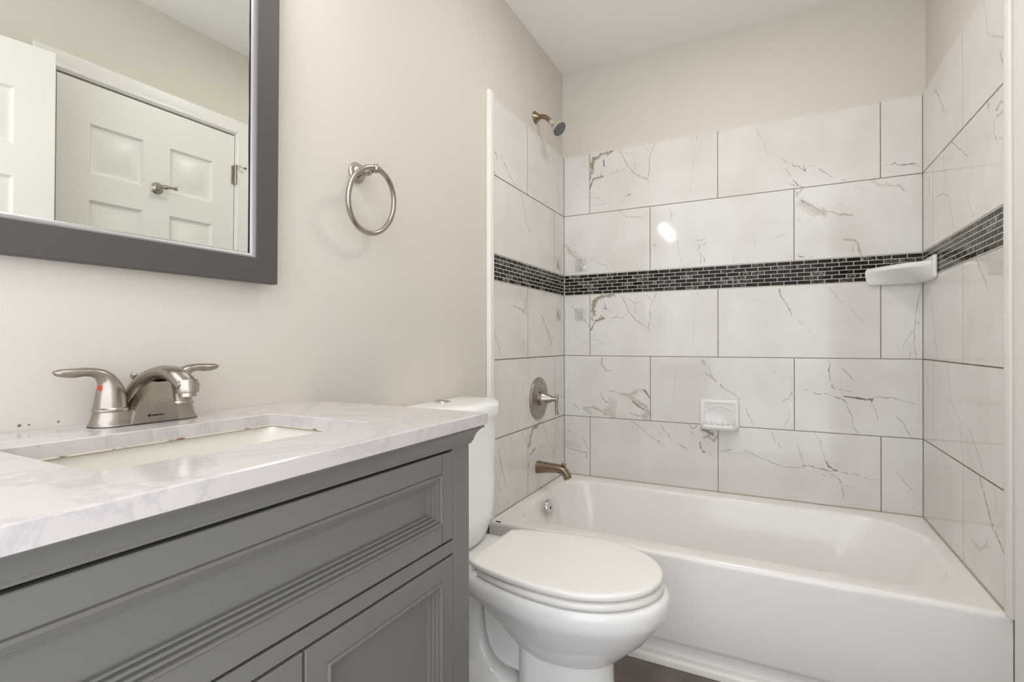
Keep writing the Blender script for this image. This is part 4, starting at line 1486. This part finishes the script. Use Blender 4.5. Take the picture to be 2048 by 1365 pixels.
# flat front panel below the arch
bm = bmesh.new()
def pl(y, z, x):
    return (x, FYc + y, FZ + z)
outl = [(-.0365, .002, .0725), (.0365, .002, .0725), (.0310, .022, .0730), (.0235, .042, .0770), (.0165, .059, .0850), (.0110, .0690, .0930), (-.0110, .0690, .0930), (-.0165, .059, .0850), (-.0235, .042, .0770), (-.0310, .022, .0730)]
loft(bm, [[pl(y, z, .030) for y, z, x in outl], [pl(y, z, x) for y, z, x in outl], [pl(y * .99, z * .992 + .0003, x + .0005) for y, z, x in outl]])
pan = mesh('front_panel', bm, NICKW, fa, smooth=30)
bm = bmesh.new()
bx(bm, .0735, .0740, FYc - .0125, FYc - .0085, FZ + .0115, FZ + .0150)
for k in range(7):
    bx(bm, .0735, .0740, FYc - .0065 + k * .0026, FYc - .0065 + k * .0026 + .0017, FZ + .0120, FZ + .0142)
mesh('maker_mark', bm, DARKM, pan, smooth=None)
bm = bmesh.new()
lathe(bm, [(.0150, -.010), (.0160, .004), (.0150, .010), (.0120, .0105), (.0120, .016), (.0095, .0165)], (.158, FYc, FZ + .063), (.10, 0, -1), n=28)
mesh('aerator', bm, NICK, fa)
bm = bmesh.new()
lathe(bm, [(.0022, 0), (.0022, .05), (.0050, .052), (.0058, .057), (.0030, .061)], (.012, FYc - .003, FZ + .02), (0, 0, 1), n=14)
mesh('lift_rod', bm, NICK, fa)

# ------------------------------------------------------------------ toilet
TY = -1.178
toi = thing('toilet', 'white two piece toilet with the lid closed between vanity and bathtub', 'toilet', (.38, TY, 0))
def egg(xb, xm, xf, hw, hb, z, n=26, e=2.0):
    L = []
    for k in range(n + 1):
        a = -PI / 2 + PI * k / n
        c = max(0.0, math.cos(a))
        L.append((xm + (xf - xm) * c ** (2 / e), TY + hw * math.sin(a), z))
    p0, p1, p2, p3 = (xm, hw), (xm - (xm - xb) * .45, hw * 1.0), (xb + .02, hb + .022), (xb, hb)
    side = []
    for k in range(1, 10):
        t = k / 9
        b = [(1 - t) ** 3 * p0[i] + 3 * (1 - t) ** 2 * t * p1[i] + 3 * (1 - t) * t * t * p2[i] + t ** 3 * p3[i] for i in (0, 1)]
        side.append(b)
    L += [(x, TY + y, z) for x, y in side]
    L += [(xb - .001, TY + hb * q, z) for q in (.5, 0, -.5)]
    L += [(x, TY - y, z) for x, y in side[::-1]]
    return L
bm = bmesh.new()
B_ = [(.205, .36, .45, .580, .075, .05), (.213, .345, .45, .602, .096, .06), (.230, .330, .455, .622, .112, .066), (.255, .312, .46, .648, .130, .074), (.285, .290, .470, .680, .147, .084), (.315, .262, .480, .705, .163, .096), (.338, .236, .487, .7215, .1745, .107), (.352, .218, .492, .731, .1815, .115), (.362, .208, .494, .7360, .1855, .120), (.374, .203, .496, .7385, .1878, .123), (.392, .200, .50, .7400, .1890, .124), (.404, .200, .50, .7380, .1875, .124), (.411, .204, .50, .7320, .1825, .121), (.413, .212, .50, .722, .173, .113)]
loft(bm, [egg(b, m_, f_, hw, hb, z) for z, b, m_, f_, hw, hb in B_])
mesh('bowl', bm, PORC, toi, smooth=40)
bm = bmesh.new()
loft(bm, [egg(b, m_, f_, hw, hb, z) for z, b, m_, f_, hw, hb in [(.0, .362, .45, .618, .116, .104), (.014, .362, .45, .618, .116, .104), (.022, .362, .45, .610, .108, .098), (.07, .362, .45, .602, .101, .094), (.13, .362, .45, .596, .098, .092), (.18, .360, .45, .594, .098, .092), (.235, .36, .45, .594, .098, .092)]])
web = [(.30, .385), (.250, .385), (.246, .34), (.259, .25), (.270, .215), (.285, .192), (.305, .177), (.330, .170), (.372, .167), (.45, .15), (.45, .33), (.40, .385)]
loft(bm, [[(x, TY + w_, z) for x, z in web] for w_ in (-.090, -.096, -.096, .096, .096, .090)][:1] + [[(x, TY + w_, z) for x, z in web] for w_ in (-.096, .096)])
mesh('pedestal', bm, PORC, toi, smooth=40)
# rear deck that carries the tank
bm = bmesh.new()
loft(bm, [rrect(.030, .26, TY - w_, TY + w_, r_, z, 8) for z, w_, r_ in ((.330, .085, .05), (.360, .11, .05), (.385, .128, .045), (.410, .134, .04), (.420, .134, .04), (.426, .129, .036), (.427, .10, .03))])
mesh('rear_deck', bm, PORC, toi, smooth=50)
# trapway: outlet column above a rounded foot
bm = bmesh.new()
loft(bm, [rrect(x0_, x1_, TY - w_, TY + w_, min(w_ * .8, (x1_ - x0_) * .45), z, 8) for z, x0_, x1_, w_ in ((0, .07, .40, .118), (.05, .07, .39, .117), (.085, .075, .37, .111), (.115, .085, .345, .100), (.135, .10, .315, .085), (.150, .11, .27, .074), (.18, .11, .245, .070), (.28, .095, .24, .072), (.36, .08, .25, .082))])
mesh('trapway', bm, PORC, toi, smooth=50)
for s in (-1, 1):
    bm = bmesh.new()
    lathe(bm, [(.016, 0), (.016, .006), (.013, .016), (.006, .021)], (.345, TY + s * .104, .052), (0, s * .5, 1), n=20)
    mesh('bolt_cap', bm, PORC, toi)
# tank
def tk(hw, xb, xs, xf, z, n=24, e=3.0):
    L = [(xb, TY + hw - .012, z), (xb, TY - hw + .012, z), (xb + .006, TY - hw + .003, z)]
    pts = []
    for k in range(n + 1):
        t = -1 + 2 * k / n
        tt = math.sin(t * PI / 2)
        pts.append((xs + (xf - xs) * (1 - abs(tt) ** e), TY + hw * tt, z))
    return L + pts + [(xb + .006, TY + hw - .003, z)]
bm = bmesh.new()
loft(bm, [tk(.118, .03, .095, .150, .427), tk(.135, .022, .098, .162, .436), tk(.160, .012, .104, .172, .462), tk(.178, .004, .108, .180, .495), tk(.187, .0, .110, .184, .535), tk(.190, -.002, .112, .187, .62), tk(.192, -.004, .114, .190, .825)])
mesh('tank', bm, PORC, toi, smooth=50)
bm = bmesh.new()
loft(bm, [tk(.190, -.004, .112, .190, .825), tk(.201, -.008, .120, .200, .826), tk(.203, -.009, .122, .203, .832), tk(.203, -.009, .122, .203, .858), tk(.199, -.007, .119, .199, .8665), tk(.190, -.002, .112, .190, .8705), tk(.14, .03, .09, .15, .8725)])
tl = mesh('tank_lid', bm, PORC, toi, smooth=50)
bm = bmesh.new()
lathe(bm, [(.026, 0), (.026, .0022), (.024, .0034), (.0225, .003), (.0222, .0042), (.019, .005)], (.052, TY - .008, .8718), (0, 0, 1), n=36)
fb = mesh('flush_button', bm, CHROM, tl)
bm = bmesh.new()
bx(bm, .030, .074, TY - .0086, TY - .0074, .8764, .8772)
mesh('button_split', bm, DARKM, fb, smooth=None)
# seat ring and lid
bm = bmesh.new()
loft(bm, [egg(.240, .50, .7180, .1790, .112, .4150), egg(.237, .50, .7245, .1850, .118, .4185), egg(.236, .50, .7260, .1865, .119, .4250), egg(.238, .50, .7235, .1840, .117, .4320), egg(.245, .50, .716, .177, .11, .4345)])
mesh('seat', bm, PLAST, toi, smooth=50)
bm = bmesh.new()
loft(bm, [egg(.232, .50, .7130, .1750, .118, .4375), egg(.226, .50, .7200, .1820, .124, .4395), egg(.223, .50, .7230, .1850, .127, .4440), egg(.223, .50, .7230, .1850, .127, .4515), egg(.2245, .50, .7212, .1832, .1256, .4550), egg(.228, .50, .7170, .1790, .122, .4568), egg(.240, .50, .7050, .1670, .112, .4578), egg(.30, .50, .65, .115, .08, .4590)])
mesh('lid', bm, PLAST, toi, smooth=50)
for s in (-1, 1):
    bm = bmesh.new()
    bx(bm, .205, .252, TY + s * .080 - .022, TY + s * .080 + .022, .4262, .4395, bev=.005, seg=3)
    mesh('seat_hinge', bm, PLAST, toi, smooth=40)
